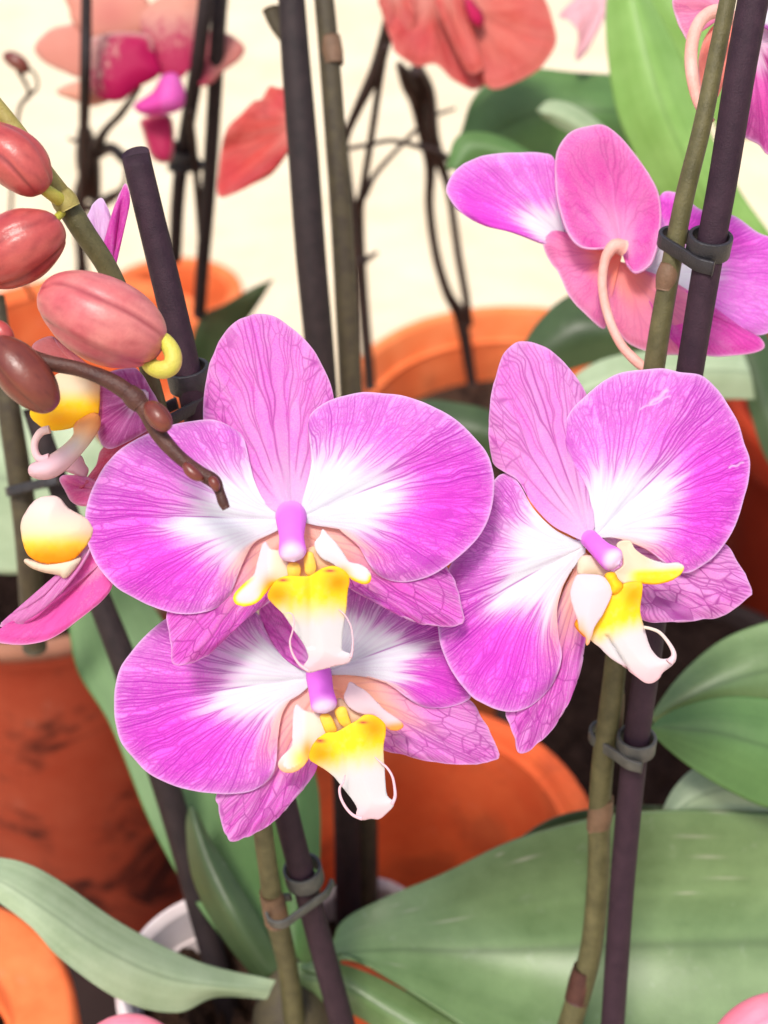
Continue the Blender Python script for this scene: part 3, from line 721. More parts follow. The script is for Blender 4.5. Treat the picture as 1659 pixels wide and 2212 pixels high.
L2 = lobe('lip', f2, mid2, d-.0095, LIP, .0013, 75, (0, -.2), {
    'yellow': lambda x, y, e: 1-sm(1612, 1684, y+.2*(x-745)+6*noise2(x/9, y/30, 8)),
    'orange': lambda x, y, e: .9*g2(x, y, 690, 1625, 30, 26)+.95*g2(x, y, 806, 1570, 28, 26),
    'red': lambda x, y, e: 1.*g2(x, y, 692, 1600, 11, 4)+1.*g2(x, y, 785, 1560, 10, 3.2),
    'pink': lambda x, y, e: sm(1725, 1765, y)*.9}, h=3.5, thick=.0005, fn=lambda x, y: .0003*np.exp(-((x-745-.05*(y-1600))/7)**2)*(y < 1720))
lobe('side_lobe', f2, A5([(335, 480), (298, 560), (285, 800), (278, 930), (180, 1040), (130, 1120), (160, 1195), (250, 1222), (350, 1190), (445, 1090), (510, 920), (640, 790), (625, 650), (580, 590), (450, 560), (385, 530)]),
     d-.0072, LIP, .0004, 30, (-.1, .1), {'cream': lambda x, y, e: sm(650, 668, x)*.6, 'pink': lambda x, y, e: .4*(x < 655),
    'orange': lambda x, y, e: .9*g2(x, y, 664, 1622, 12, 26)+.6*sm(1632, 1668, y)*(e < 10), 'yellow': lambda x, y, e: .8*g2(x, y, 648, 1640, 20, 26)}, h=3.5)
lobe('side_lobe', f2, A5([(908, 236), (870, 320), (842, 400), (880, 485), (960, 550), (1060, 585), (1180, 600), (1280, 690), (1330, 745), (1420, 760), (1485, 720), (1460, 668), (1380, 610), (1280, 540), (1180, 440), (1080, 340), (980, 280)]),
     d-.0074, LIP, .0004, 30, (.1, .1), {'pink': lambda x, y, e: .7+0*x, 'orange': lambda x, y, e: .9*sm(1555, 1572, y+.1*(x-840))*sm(800, 850, x)}, h=3.5)
lobe('lip_throat', f2, A5([(520, 560), (640, 590), (760, 440), (800, 420), (880, 480), (980, 560), (1080, 600), (960, 690), (860, 720), (700, 800), (620, 790), (560, 700)]),
     d-.0052, LIP, .001, 20, (0, -.1), {'cream': lambda x, y, e: .8+0*x, 'orange': lambda x, y, e: .12+0*x}, h=4)
for cp in ([(588, 610), (640, 585), (690, 605), (740, 700), (750, 770), (690, 795), (650, 780), (615, 700)], [(750, 545), (800, 512), (855, 520), (885, 610), (910, 690), (850, 715), (800, 680), (765, 610)]):
    lobe('callus', f2, A5(cp), d-.0082, LIP, .0006, 16, (0, -.1), {'yellow': lambda x, y, e: .9+0*x, 'orange': lambda x, y, e: .35*sm(1565, 1580, y)}, h=3)
T2 = A5([(1365, 1570), (1397, 1490), (1395, 1400), (1370, 1270), (1310, 1170), (1240, 1110), (1175, 1050)])
tube('tendril', [(x, y, d-.0135+.0005*i) for i, (x, y) in enumerate(T2)], [4, 3.6, 3.2, 2.8, 2.6, 2.2, 1.2], LIP, f2, ns=8, attrs={'pink': lambda S, A: 1+0*S})
T2 = A5([(1040, 1725), (940, 1685), (860, 1600), (805, 1490), (795, 1390), (830, 1340), (855, 1250)])
tube('tendril', [(x, y, d-.0140+.0003*i) for i, (x, y) in enumerate(T2)], [4.5, 3.4, 3.2, 3, 2.8, 2.2, 1.2], LIP, f2, ns=8, attrs={'pink': lambda S, A: 1+0*S})

# side flowers of the same plant at the left
d = .288
f6 = flower(ctr, 270, 880, d, 'flower seen from the side behind the brown stem, yellow lip')
def pk(a=.9, dp=.0, pe=.0, ve=0.): return {'tint': lambda x, y, e: a+0*x, 'deep': lambda x, y, e: dp+0*x, 'peach': lambda x, y, e: pe+0*x, 'edge': lambda x, y, e: .6*np.exp(-(e/3)**2)}
petal('sepal', f6, (330, 905), B4([(930, 720), (820, 560), (660, 350), (480, 290), (380, 190), (330, 120), (240, 150), (208, 192), (230, 235), (350, 275), (560, 330), (760, 480)]), d+.003, CORAL, 'plain', slope=(0, .05), seed=61, peach=.0, nt=90, nr=60, tint_amp=.8, basef=.45)
petal('petal', f6, (320, 895), B4([(940, 690), (860, 580), (760, 450), (640, 390), (720, 350), (850, 325), (900, 350), (960, 450), (1022, 562), (1000, 640)]), d-.001, BACKP, 'petal', seed=62, nt=90, nr=60, white=.3, deep_at=3., tint_amp=.7)
L6 = lobe('lip', f6, B4([(200, 610), (255, 690), (330, 722), (430, 716), (520, 684), (620, 640), (640, 500), (620, 400), (480, 340), (360, 380), (300, 480)]), d-.004, LIP, .0022, 60, (0, 0), {
    'cream': lambda x, y, e: .9+0*x, 'yellow': lambda x, y, e: sm(835, 880, y), 'orange': lambda x, y, e: .55*g2(x, y, 130, 905, 40, 18)+.3*sm(180, 210, x)}, h=4)
lobe('tongue', f6, B4([(500, 690), (610, 630), (632, 690), (590, 770), (520, 860), (430, 960), (340, 1020), (270, 1030), (205, 1008), (205, 965), (260, 935), (330, 900), (430, 830), (490, 760)]), d-.006, LIP, .003, 18, (0, 0), {
    'orange': lambda x, y, e: .75*(1-sm(905, 965, y)), 'cream': lambda x, y, e: .8*(1-sm(930, 1000, y)), 'pink': lambda x, y, e: sm(940, 1000, y)}, h=4, thick=.0012)
TT = B4([(320, 722), (265, 740), (226, 800), (228, 870), (262, 915), (320, 905)])
tube('tendril', [(x, y, d-.007) for x, y in TT], [9, 9, 8, 8, 9, 10], LIP, f6, ns=12, attrs={'pink': lambda S, A: 1+0*S, 'cream': lambda S, A: .4*(1-S)})
petal('petal', f6, (318, 845), B4([(870, 560), (780, 510), (690, 455), (625, 440), (622, 560), (630, 680), (640, 770), (665, 828), (720, 846), (800, 810), (870, 775), (965, 705), (930, 640)]), d-.0045, BACKP, 'petal', cup=.002, seed=63, nt=160, nr=80, deep_at=3., white=.30, tint_amp=.8)
petal('sepal', f6, (330, 930), B4([(970, 715), (800, 800), (660, 845), (615, 960), (490, 1125), (520, 1105), (640, 1050), (800, 900), (965, 760)]), d+.002, CORAL, 'plain', seed=64, nt=90, nr=60, tint_amp=1.1)
petal('sepal', f6, (215, 1060), B4([(650, 1080), (560, 1030), (430, 1020), (385, 1042), (420, 1110), (470, 1192), (552, 1215), (620, 1160)]), d+.003, BACKP, 'plain', seed=65, nt=80, nr=50, basef=.25)
lobe('sepal', f6, B4([(420, 970), (510, 895), (545, 950), (565, 985), (545, 1030), (480, 1005)]), d+.004, CORAL, .0008, 12, (0, 0), {'tint': lambda x, y, e: .1+0*x, 'edge': lambda x, y, e: .5+0*x}, h=5)
# petals sticking up between the buds and the cut stake
petal('petal', f6, (232, 600), B5([(770, 1420), (735, 1290), (690, 1200), (640, 1080), (640, 1000), (680, 930), (735, 885), (770, 930), (800, 1020), (805, 1150), (795, 1300)]), d+.006, PETAL, 'plain', seed=66, nt=80, nr=60, tint_amp=.45)
petal('sepal', f6, (240, 610), B5([(800, 1470), (790, 1400), (740, 1290), (790, 1080), (850, 900), (908, 780), (935, 830), (940, 900), (900, 1080), (835, 1290), (818, 1400)]), d+.0055, BACKP, 'plain', seed=67, nt=80, nr=60, tint_amp=1.2, crease=.0015)
d = .284
f7 = flower(ctr, 200, 1150, d, 'flower at the left edge with round white lip lobe and long drooping coral sepal')
L7 = lobe('lip', f7, B4([(320, 1160), (380, 1172), (440, 1240), (560, 1310), (590, 1400), (480, 1545), (370, 1577), (260, 1570), (180, 1510), (145, 1370), (160, 1290), (230, 1190)]), d-.003, LIP, .003, 75, (0, 0), {
    'pink': lambda x, y, e: .55*np.exp(-(e/16)**2), 'orange': lambda x, y, e: sm(1160, 1206, y+3*noise2(x/9, y/9, 4))*.95, 'yellow': lambda x, y, e: .9*sm(1140, 1180, y), 'cream': lambda x, y, e: .28+.5*sm(1090, 1150, y)}, h=4, thick=.001)
lobe('lower_lobe', f7, B4([(158, 1563), (230, 1578), (300, 1588), (470, 1555), (520, 1560), (430, 1670), (380, 1655), (280, 1635), (200, 1605)]), d-.002, LIP, .0015, 14, (0, 0), {'cream': lambda x, y, e: .7+0*x, 'pink': lambda x, y, e: .6*(e < 6)}, h=4)
petal('sepal', f7, (225, 1210), B4([(600, 1480), (660, 1570), (722, 1720), (650, 1835), (500, 1955), (350, 2062), (180, 2110), (0, 2102), (-60, 2070), (0, 2022), (150, 1992), (260, 1900), (400, 1760), (500, 1600), (560, 1500)]), d, BACKP, 'plain', slope=(0, 0), seed=71, tint_amp=1.3, basef=.15, nt=140, nr=90, crease=.002)
petal('sepal', f7, (195, 1180), B4([(600, 1440), (560, 1540), (470, 1680), (330, 1840), (230, 1930), (120, 1996), (30, 2000), (0, 1985), (60, 1940), (130, 1905), (250, 1818), (370, 1690), (480, 1560), (545, 1430)]), d-.0016, BACKP, 'plain', seed=72, tint_amp=.75, nt=120, nr=70)

# stem, buds
STEMP = [(640, 2240, .410), (622, 2090, .388), (592, 1960, .362), (574, 1840, .342), (545, 1640, .326), (480, 1400, .316), (410, 1130, .308), (350, 900, .300), (300, 740, .292), (238, 590, .284), (180, 500, .280), (140, 436, .278)]
tube('stem', STEMP, [23, 23, 23, 21, 20, 18, 17, 16, 20, 23, 24, 25], STEM, ctr, n=90,
     mod=lambda a, s: 1+.06*math.sin(s*60)*.5+0*a)
tube('stem', [(150, 452, .278), (136, 428, .2775), (95, 372, .276), (40, 290, .274), (-40, 190, .272)], [25, 23, 21, 19, 18], STEM_TOP, ctr, n=50)
tube('node_sheath', [(598, 1988, .364), (590, 1950, .359), (583, 1925, .355)], [27, 26.5, 23], SHEATH, ctr, n=14)
tube('node_sheath', [(150, 452, .277), (140, 435, .2765), (128, 418, .276)], [26, 28, 24], STEM_TOP, ctr, n=12)
b = bud('bud', ctr, [(92, 640, .270), (150, 656, .268), (220, 690, .2665), (290, 722, .268), (347, 752, .271)], 94, BUD, 5, .5, .085, fat=.52)
b['label'] = 'largest rose bud with a curled lime stalk'
tube('pedicel', [(318, 728, .2700), (340, 727, .2685), (362, 744, .2672), (374, 768, .2668), (370, 790, .267), (350, 799, .2675), (328, 792, .2685), (316, 776, .2700), (312, 758, .2720), (330, 775, .290)],
     [17, 17, 18, 19, 20, 20, 18, 15, 11, 8], PEDI, b, n=60, ns=18)
b = bud('bud', ctr, [(-60, 580, .272), (0, 560, .270), (50, 528, .2695), (95, 505, .270), (122, 490, .272)], 78, BUD_R, 5, .2, .08, fat=.55)
tube('pedicel', [(100, 500, .271), (118, 476, .273), (135, 458, .277)], [14, 9, 9], PEDI, b, n=14, ns=14)
b = bud('bud', ctr, [(-50, 280, .272), (0, 320, .270), (40, 350, .2695), (70, 385, .270), (90, 412, .272)], 63, BUD_R, 5, 1.1, .07, fat=.55)
tube('pedicel', [(82, 398, .271), (104, 414, .2715), (130, 432, .275), (142, 440, .278)], [13, 14, 15, 13], PEDI, b, n=20, ns=16)

for fl, pp in ((f1, [(630, 1122, .2845), (570, 1135, .298), (490, 1120, .307), (408, 1112, .309)]), (f2, [(690, 1478, .3005), (620, 1490, .312), (550, 1480, .318), (498, 1450, .319)]),
               (f6, [(325, 900, .291), (340, 890, .296), (352, 885, .300)]), (f7, [(232, 1200, .287), (300, 1190, .300), (370, 1180, .309), (428, 1195, .3115)])):
    tube('pedicel', pp, [10, 9, 9, 11][:len(pp)], PEDI_PK, fl, n=24, ns=14)
# leaves of the centre plant
lf = lambda *a, **k: loft('leaf', *a, **k)
big = lf([[(735, 2085, .41), (735, 2000, .416), (830, 1940, .418), (950, 1890, .416), (1110, 1815, .410), (1280, 1768, .406), (1450, 1750, .404), (1700, 1760, .405)],
    [(650, 2090, .405), (740, 2062, .408), (860, 2052, .414), (1000, 2055, .417), (1150, 2052, .417), (1300, 2045, .415), (1480, 2040, .413), (1700, 2035, .413)],
    [(700, 2110, .403), (745, 2062, .407), (850, 2120, .406), (960, 2190, .401), (1100, 2280, .396), (1250, 2350, .392), (1450, 2400, .390), (1700, 2420, .390)]], LEAF, ctr, n=260, m=160, seed=1, scars=18)
big['label'] = 'very large grey green leaf filling the lower right'
lf([[(1100, 1850, .425), (1125, 1810, .425), (1200, 1765, .425), (1300, 1745, .425), (1440, 1742, .425), (1520, 1770, .425)], [(1120, 1860, .425), (1160, 1830, .425), (1230, 1800, .425), (1320, 1790, .425), (1430, 1785, .425), (1510, 1790, .425)], [(1110, 1870, .425), (1180, 1850, .425), (1260, 1830, .425), (1350, 1825, .425), (1440, 1820, .425), (1500, 1810, .425)]], LEAF_D, ctr, rib=False, seed=8)
lf([[(610, 2120, .41), (480, 2096, .405), (380, 2060, .398), (250, 1990, .388), (120, 1900, .38), (40, 1862, .376), (-60, 1850, .376)],
    [(600, 2140, .41), (470, 2130, .398), (350, 2110, .388), (220, 2050, .378), (110, 1975, .372), (20, 1915, .370), (-60, 1880, .370)],
    [(610, 2160, .41), (470, 2150, .402), (380, 2186, .392), (260, 2160, .380), (130, 2070, .372), (60, 1995, .370), (-60, 1905, .370)]], LEAF_P, ctr, seed=2, n=80, m=41)
lf([[(560, 2120, .425), (430, 1960, .43), (330, 1790, .445), (240, 1570, .46), (165, 1440, .47), (150, 1290, .475), (190, 1230, .475)],
    [(590, 2100, .425), (500, 1920, .435), (410, 1750, .447), (330, 1560, .46), (270, 1400, .47), (230, 1270, .475), (230, 1220, .475)],
    [(620, 2080, .425), (600, 1900, .43), (520, 1700, .445), (430, 1500, .46), (370, 1370, .47), (300, 1270, .475), (250, 1225, .475)]], LEAF_G, ctr, seed=3, n=70, m=41)
lf([[(560, 2120, .415), (480, 2020, .415), (420, 1900, .418), (405, 1790, .42), (412, 1740, .42)],
    [(580, 2110, .412), (510, 1990, .408), (455, 1880, .412), (425, 1790, .416), (414, 1740, .42)],
    [(610, 2090, .412), (560, 1990, .412), (500, 1890, .415), (445, 1800, .418), (416, 1740, .42)]], LEAF_D, ctr, rib=False, seed=4)
lf([[(600, 2120, .42), (590, 1980, .43), (585, 1850, .44), (590, 1720, .45), (620, 1600, .455)],
    [(630, 2120, .415), (635, 1980, .425), (638, 1850, .435), (640, 1720, .445), (640, 1600, .455)],
    [(665, 2120, .42), (685, 1980, .43), (690, 1850, .44), (688, 1720, .45), (665, 1600, .455)]], LEAF_G, ctr, rib=False, seed=5)
lf([[(640, 2080, .41), (740, 2085, .412), (850, 2130, .412), (980, 2200, .408), (1100, 2290, .40)],
    [(640, 2110, .408), (740, 2130, .408), (850, 2190, .404), (960, 2260, .40), (1060, 2340, .395)],
    [(640, 2140, .41), (720, 2170, .412), (800, 2210, .41), (900, 2290, .405), (1000, 2370, .40)]], LEAF, ctr, seed=6)
tube('leaf_base', [(640, 2320, .42), (630, 2200, .415), (622, 2130, .415), (612, 2060, .418)], [90, 85, 62, 20], STEM_BG, ctr, n=24, attrs={'rib': lambda S, A: 0*S, 'streak': lambda S, A: .5+.5*np.sin(A*7)})

# centre stake + clips
o = tube('plant_stake', [(287, 312, .300), (330, 490, .302), (378, 690, .304), (428, 905, .307), (520, 1310, .322), (612, 1730, .345), (680, 1990, .370), (755, 2270, .402), (800, 2450, .430)], [31, 31, 31, 30.5, 29, 28, 27, 27, 26], STAKE, n=80, ns=28)
me = o.data; ns_ = 28
co = np.array([v.co[:] for v in me.vertices]); ax_ = co[ns_:2*ns_].mean(0)-co[:ns_].mean(0); ax_ /= np.linalg.norm(ax_)
fr = (co[:ns_]-co[:ns_].mean(0)) @ (CRn @ np.array([0, 0, 1.])); fr = (fr-fr.min())/(fr.max()-fr.min())
for i_ in range(ns_): me.vertices[i_].co = co[i_]+ax_*.0042*fr[i_]
tag(o, 'leaning dark purple stake with its cut top end bare, behind the front flowers', 'stake', 'plant stakes')
clip('dark clip high on the leaning stake, just above the upper front flower', (409, 815, .306), (385, 715, .2995), (345, 880, .2995), 31, 17, CLIPM, hgt=.0052, drop=.0045)
clip('grey clip on the leaning stake under the lower front flower', (656, 1888, .360), (630, 1790, .3495), (577, 1868, .346), 28, 24, CLIPG, hgt=.0055, drop=.0055)

# ------------------------------------------------------------------ RIGHT PLANT
rgt = thing('orchid_plant', 'right hand orchid plant with three flowers along its stem, tied to the tall right stake', 'orchid', at(1120, 2560, .392), 'potted orchid plants')
tube('stem', [(1120, 2560, .392), (1195, 2330, .379), (1235, 2200, .374), (1275, 2060, .368), (1292, 1900, .360), (1295, 1750, .352), (1303, 1640, .342), (1322, 1500, .333), (1352, 1250, .322), (1385, 1000, .312), (1418, 760, .304), (1445, 600, .299), (1478, 430, .294), (1515, 280, .291), (1548, 120, .290), (1580, -40, .289)],
     [27, 27, 26, 24, 24, 24, 24, 24, 23, 23, 23, 22, 21, 20, 19, 18], STEM, rgt, n=120, ns=22)
tube('node_sheath', [(1318, 1570, .339), (1322, 1520, .336), (1326, 1490, .334)], [27, 27, 24], SHEATH, rgt, n=12)
tube('node_sheath', [(1292, 1790, .355), (1297, 1755, .352), (1302, 1720, .350)], [25, 27, 24], SHEATH, rgt, n=12)
tube('node_sheath', [(1246, 2160, .3725), (1256, 2120, .371), (1264, 2090, .3695)], [27, 27.5, 25], STEM_BR, rgt, n=12)
tube('node_sheath', [(1436, 625, .2995), (1441, 596, .2985), (1447, 570, .298)], [20, 24, 20], SHEATH, rgt, n=12)
# F3
d = .2895
f3 = flower(rgt, 1280, 1165, d, 'lowest flower of the right plant, turned towards the right')
petal('sepal', f3, (1275, 1165), [(1258, 1168), (1230, 1155), (1191, 1133), (1151, 1090), (1121, 1041), (1090, 1020), (1067, 998), (1055, 932), (1060, 866), (1071, 809), (1086, 770), (1112, 744), (1138, 739), (1169, 746), (1204, 770), (1235, 801), (1265, 849), (1278, 895), (1272, 970), (1266, 1055), (1278, 1107), (1283, 1140)],
      d-.0008, SEPAL, 'dorsal', slope=(-.02, .09), cup=.001, seed=31, c=((1067, 998), (1272, 970)), tint_amp=.85)
petal('petal', f3, (1284, 1160), [(1286, 1145), (1283, 1129), (1281, 1098), (1270, 1055), (1239, 1002), (1222, 963), (1217, 932), (1230, 893), (1261, 858), (1305, 823), (1348, 805), (1414, 798), (1458, 801), (1515, 814), (1559, 853), (1589, 901), (1607, 950), (1618, 998), (1613, 1050), (1602, 1098), (1585, 1142), (1559, 1182), (1524, 1217), (1480, 1238), (1436, 1215), (1405, 1190), (1370, 1168), (1335, 1156), (1312, 1154), (1296, 1158)],
      d, PETAL, 'petal', slope=(-.02, -.03), cup=.0012, seed=32, scars=[((1383, 884), (1446, 857), 1.8), ((1405, 872), (1440, 845), 4.5), ((1575, 1010), (1604, 1000), 2.2)], c=((1222, 963), (1436, 1215)), deep_at=.70, white=.34)
petal('petal', f3, (1265, 1178), [(1256, 1170), (1240, 1166), (1195, 1142), (1151, 1098), (1121, 1045), (1095, 1025), (1068, 1035), (1033, 1100), (998, 1173), (965, 1240), (950, 1300), (944, 1350), (959, 1418), (985, 1466), (1016, 1501), (1055, 1527), (1095, 1538), (1130, 1532), (1169, 1505), (1195, 1470), (1213, 1418), (1206, 1370), (1203, 1317), (1213, 1269), (1230, 1234), (1250, 1208), (1264, 1192)],
      d+.0012, PETAL, 'petal', slope=(.06, -.02), cup=.0012, seed=33, c=((1095, 1025), (1195, 1470)), deep_at=.70, white=.42)
petal('sepal', f3, (1272, 1200), [(1262, 1190), (1222, 1270), (1195, 1380), (1130, 1460), (1094, 1530), (1102, 1565), (1112, 1595), (1121, 1624), (1151, 1615), (1191, 1576), (1230, 1514), (1252, 1449), (1265, 1383), (1280, 1300), (1282, 1210)],
      d+.0040, SEPAL, 'sepal', seed=34, c=((1130, 1460), (1252, 1449)), peach=.8)
petal('sepal', f3, (1295, 1180), [(1296, 1165), (1380, 1150), (1470, 1150), (1563, 1173), (1594, 1217), (1616, 1252), (1625, 1280), (1616, 1291), (1567, 1326), (1515, 1339), (1458, 1344), (1392, 1339), (1350, 1295), (1302, 1210)],
      d+.0035, SEPAL, 'sepal', seed=35, c=((1470, 1150), (1392, 1339)), tint_amp=.85)
column(f3, [(1262, 1152, d+.006), (1278, 1168, d-.002), (1300, 1190, d-.008), (1320, 1206, d-.010), (1338, 1219, d-.011)], [21, 20, 22, 27, 27])
L3 = lobe('lip', f3, A6([(640, 860), (745, 765), (860, 728), (980, 738), (985, 850), (960, 1050), (988, 1200), (1012, 1280), (1060, 1450), (1110, 1550), (1200, 1640), (1320, 1638), (1395, 1640), (1330, 1725), (1230, 1800), (1190, 1870), (1110, 1922), (1020, 1915), (930, 1850), (790, 1740), (610, 1620), (490, 1500), (385, 1410), (400, 1290), (480, 1120), (580, 960)]),
          d-.0100, LIP, .0014, 75, (0, -.2), {
    'yellow': lambda x, y, e: 1-sm(1335, 1388, y+.35*(x-1340)+5*noise2(x/9, y/20, 5)), 'orange': lambda x, y, e: .75*g2(x, y, 1365, 1282, 22, 28),
    'pink': lambda x, y, e: sm(1420, 1465, y)*.7+.5*np.exp(-(e/5)**2)}, h=3.5, thick=.0005, fn=lambda x, y: .0012*np.exp(-((x-1310-.62*(y-1370))/4)**2)*(y > 1370))
lobe('side_lobe', f3, A6([(230, 650), (400, 646), (520, 670), (610, 760), (627, 850), (580, 980), (510, 1120), (420, 1260), (380, 1390), (332, 1490), (322, 1380), (250, 1300), (235, 1200), (170, 1010), (143, 870), (170, 750)]),
     d-.0125, LIP, .0009, 45, (-.1, .1), {'pink': lambda x, y, e: .6+0*x, 'orange': lambda x, y, e: .8*sm(1320, 1380, y)*sm(1275, 1255, x)+.5*sm(1355, 1385, y)}, h=3.5)
lobe('side_lobe', f3, A6([(690, 290), (740, 245), (850, 240), (900, 330), (1000, 410), (1120, 470), (1280, 510), (1410, 500), (1490, 550), (1440, 640), (1320, 712), (1150, 752), (980, 738), (850, 730), (750, 740), (660, 620), (760, 540), (760, 440), (710, 350)]),
     d-.0088, LIP, -.0006, 30, (.1, .1), {'cream': lambda x, y, e: .8*sm(1430, 1390, x), 'yellow': lambda x, y, e: sm(1222, 1240, y+.06*(x-1400))*sm(1345, 1380, x), 'orange': lambda x, y, e: .35*sm(1240, 1258, y)*sm(1360, 1390, x)}, h=3.5)
lobe('lip_throat', f3, A6([(240, 480), (330, 420), (460, 470), (600, 600), (700, 640), (760, 760), (640, 870), (560, 800), (480, 660), (380, 640), (245, 645)]), d-.0055, LIP, .001, 18, (0, 0), {'cream': lambda x, y, e: .75+0*x}, h=4)
lobe('callus', f3, A6([(560, 650), (650, 630), (690, 700), (750, 770), (720, 830), (640, 860), (610, 760)]), d-.0122, LIP, .0016, 12, (0, 0), {'yellow': lambda x, y, e: 1+0*x, 'orange': lambda x, y, e: .2+0*x}, h=3)
lobe('bead', f3, A6([(220, 1190), (270, 1180), (310, 1260), (325, 1370), (260, 1320), (205, 1245)]), d-.0110, LIP, .0012, 8, (0, 0), {'yellow': lambda x, y, e: 1+0*x, 'orange': lambda x, y, e: .8+0*x}, h=2.5)
T3 = A6([(1005, 1265), (1100, 1285), (1200, 1330), (1290, 1430), (1355, 1540), (1365, 1620), (1310, 1690)])
tube('tendril', [(x, y, d-.0120-.0002*i) for i, (x, y) in enumerate(T3)], [3.5, 3.5, 3.8, 4, 5, 6.5, 9], LIP, f3, ns=10, attrs={'pink': lambda S, A: .8*S, 'cream': lambda S, A: .5*(1-S)})

tube('pedicel', [(1282, 1165, .2935), (1320, 1135, .306), (1360, 1120, .316), (1368, 1110, .3165)], [10, 9, 9, 11], PEDI_PK, f3, n=24, ns=14)
# F4 seen from behind
d = .318
f4 = flower(rgt, 1330, 560, d, 'flower seen from behind with an arched pink stalk')
petal('petal', f4, B3([(690, 640)])[0], B3([(650, 560), (620, 400), (606, 225), (540, 190), (430, 187), (260, 200), (170, 240), (110, 290), (72, 360), (85, 410), (140, 480), (240, 540), (380, 575), (550, 637), (640, 640)]), d+.003, PETAL, 'petal', slope=(.1, 0), cup=-.001, seed=41, deep_at=.72, white=.34, veins=.6)
petal('sepal', f4, B3([(935, 665)])[0], B3([(890, 645), (830, 662), (740, 655), (680, 600), (640, 500), (612, 370), (612, 220), (640, 140), (700, 80), (780, 55), (860, 60), (940, 120), (1020, 220), (1080, 310), (1120, 400), (1130, 520), (1115, 640), (1080, 740), (1010, 784), (965, 745)]), d-.003, BACKP, 'plain', slope=(0, .05), cup=-.004, seed=42, tint_amp=1.0, veins=1.0, crease=.002, basef=.06)
petal('sepal', f4, B3([(935, 690)])[0], B3([(930, 660), (830, 668), (740, 655), (690, 602), (620, 577), (570, 590), (550, 640), (585, 730), (625, 780), (680, 900), (770, 1000), (850, 1058), (835, 960), (880, 800)]), d-.0015, BACKP, 'plain', slope=(-.1, 0), cup=.001, seed=43, tint_amp=.85, peach=.75, basef=.22)
petal('sepal', f4, B3([(925, 730)])[0], B3([(950, 735), (1000, 780), (1120, 800), (1260, 870), (1330, 940), (1350, 1080), (1290, 1180), (1180, 1188), (1050, 1166), (950, 1110), (885, 1000), (862, 850), (890, 760)]), d-.0005, BACKP, 'plain', slope=(.05, 0), cup=.001, seed=44, tint_amp=.8, peach=.45, basef=.34)
petal('petal', f4, B3([(1010, 780)])[0], B3([(1000, 740), (1150, 620), (1130, 400), (1230, 396), (1330, 470), (1480, 500), (1600, 580), (1720, 640), (1760, 800), (1740, 1000), (1659, 1080), (1560, 1076), (1380, 945), (1250, 862), (1110, 798)]), d+.003, PETAL, 'petal', slope=(.02, 0), seed=45, deep_at=.3, white=.40, veins=.7)
petal('sepal', f4, B3([(1010, 790)])[0], B3([(1100, 800), (1250, 868), (1380, 945), (1560, 1076), (1625, 1110), (1642, 1150), (1600, 1176), (1500, 1190), (1350, 1192), (1200, 1150), (1060, 900)]), d+.0015, BACKP, 'plain', seed=46, tint_amp=1.2)
tube('pedicel', [(x, y, dd) for (x, y), dd in zip(B3([(945, 660), (900, 650), (855, 720), (842, 850), (872, 1000), (930, 1130), (1000, 1210), (1080, 1275)]), (.312, .311, .3115, .312, .311, .310, .309, .308))], [18, 15, 11, 10, 10, 10, 11, 11], PEDI_PK, f4, n=50, ns=18)
# F5 at the top edge
d = .310
f5 = flower(rgt, 1540, 60, d, 'flower cut off by the top right corner, glowing orange from behind')
petal('petal', f5, G20([(1430, 60)])[0], G20([(1420, 100), (1330, 60), (1240, 130), (1155, 252), (1110, 200), (1070, 110), (1050, 0), (1090, -120), (1250, -200), (1420, -140)]), d, BACKP, 'plain', seed=51, tint_amp=.7, basef=.3, veins=1.3)
petal('sepal', f5, G20([(1420, 130)])[0], G20([(1440, 140), (1440, 260), (1410, 430), (1310, 660), (1240, 590), (1215, 450), (1235, 300), (1300, 180), (1390, 125)]), d+.002, CORAL, 'plain', seed=52, tint_amp=.5, basef=.75)
petal('petal', f5, G20([(1540, 150)])[0], G20([(1560, 100), (1640, 0), (1760, 60), (1800, 500), (1760, 960), (1660, 985), (1600, 920), (1490, 850), (1480, 700), (1500, 400)]), d+.003, BACKP, 'petal', seed=53, deep_at=.5, white=.28, basef=.06)
petal('sepal', f5, G20([(1560, 60)])[0], G20([(1590, 90), (1620, 130), (1645, 180), (1720, 200), (1760, 60), (1720, -120), (1600, -140)]), d-.001, PETAL, 'petal', seed=54, white=.6, nt=90, nr=60)
tube('pedicel', [(x, y, dd) for (x, y), dd in zip(G20([(1440, 120), (1380, 80), (1310, 75), (1230, 130), (1180, 250), (1168, 400), (1190, 560), (1230, 680), (1290, 780)]), (.304, .302, .301, .300, .2985, .297, .296, .295, .294))], [14, 15, 15, 14, 14, 14, 13, 12, 11], PEDI_PK, f5, n=50, ns=18)
o = tube('plant_stake', [(1638, -60, .280), (1600, 150, .2825), (1563, 380, .2875), (1530, 560, .292), (1492, 790, .2995), (1440, 1120, .312), (1400, 1420, .325), (1372, 1620, .336), (1345, 1900, .351), (1318, 2290, .370), (1290, 2620, .395)], [34, 33, 31.5, 31, 29.5, 29, 28.5, 28, 26.5, 25, 24], STAKE, n=90, ns=28)
tag(o, 'tall dark purple stake running from the top right corner to the bottom edge', 'stake', 'plant stakes')
clip('black clip high on the tall right stake, beside the flower seen from behind', (1532, 528, .2915), (1552, 430, .2845), (1460, 500, .2965), 31, 24, CLIPM, hgt=.0046, drop=.0024, strap_h=.0032)
clip('grey clip low on the tall right stake, below the right flower', (1374, 1605, .335), (1384, 1530, .329), (1310, 1580, .3405), 28, 27, CLIPG, hgt=.0046, drop=.0024, strap_h=.0032)

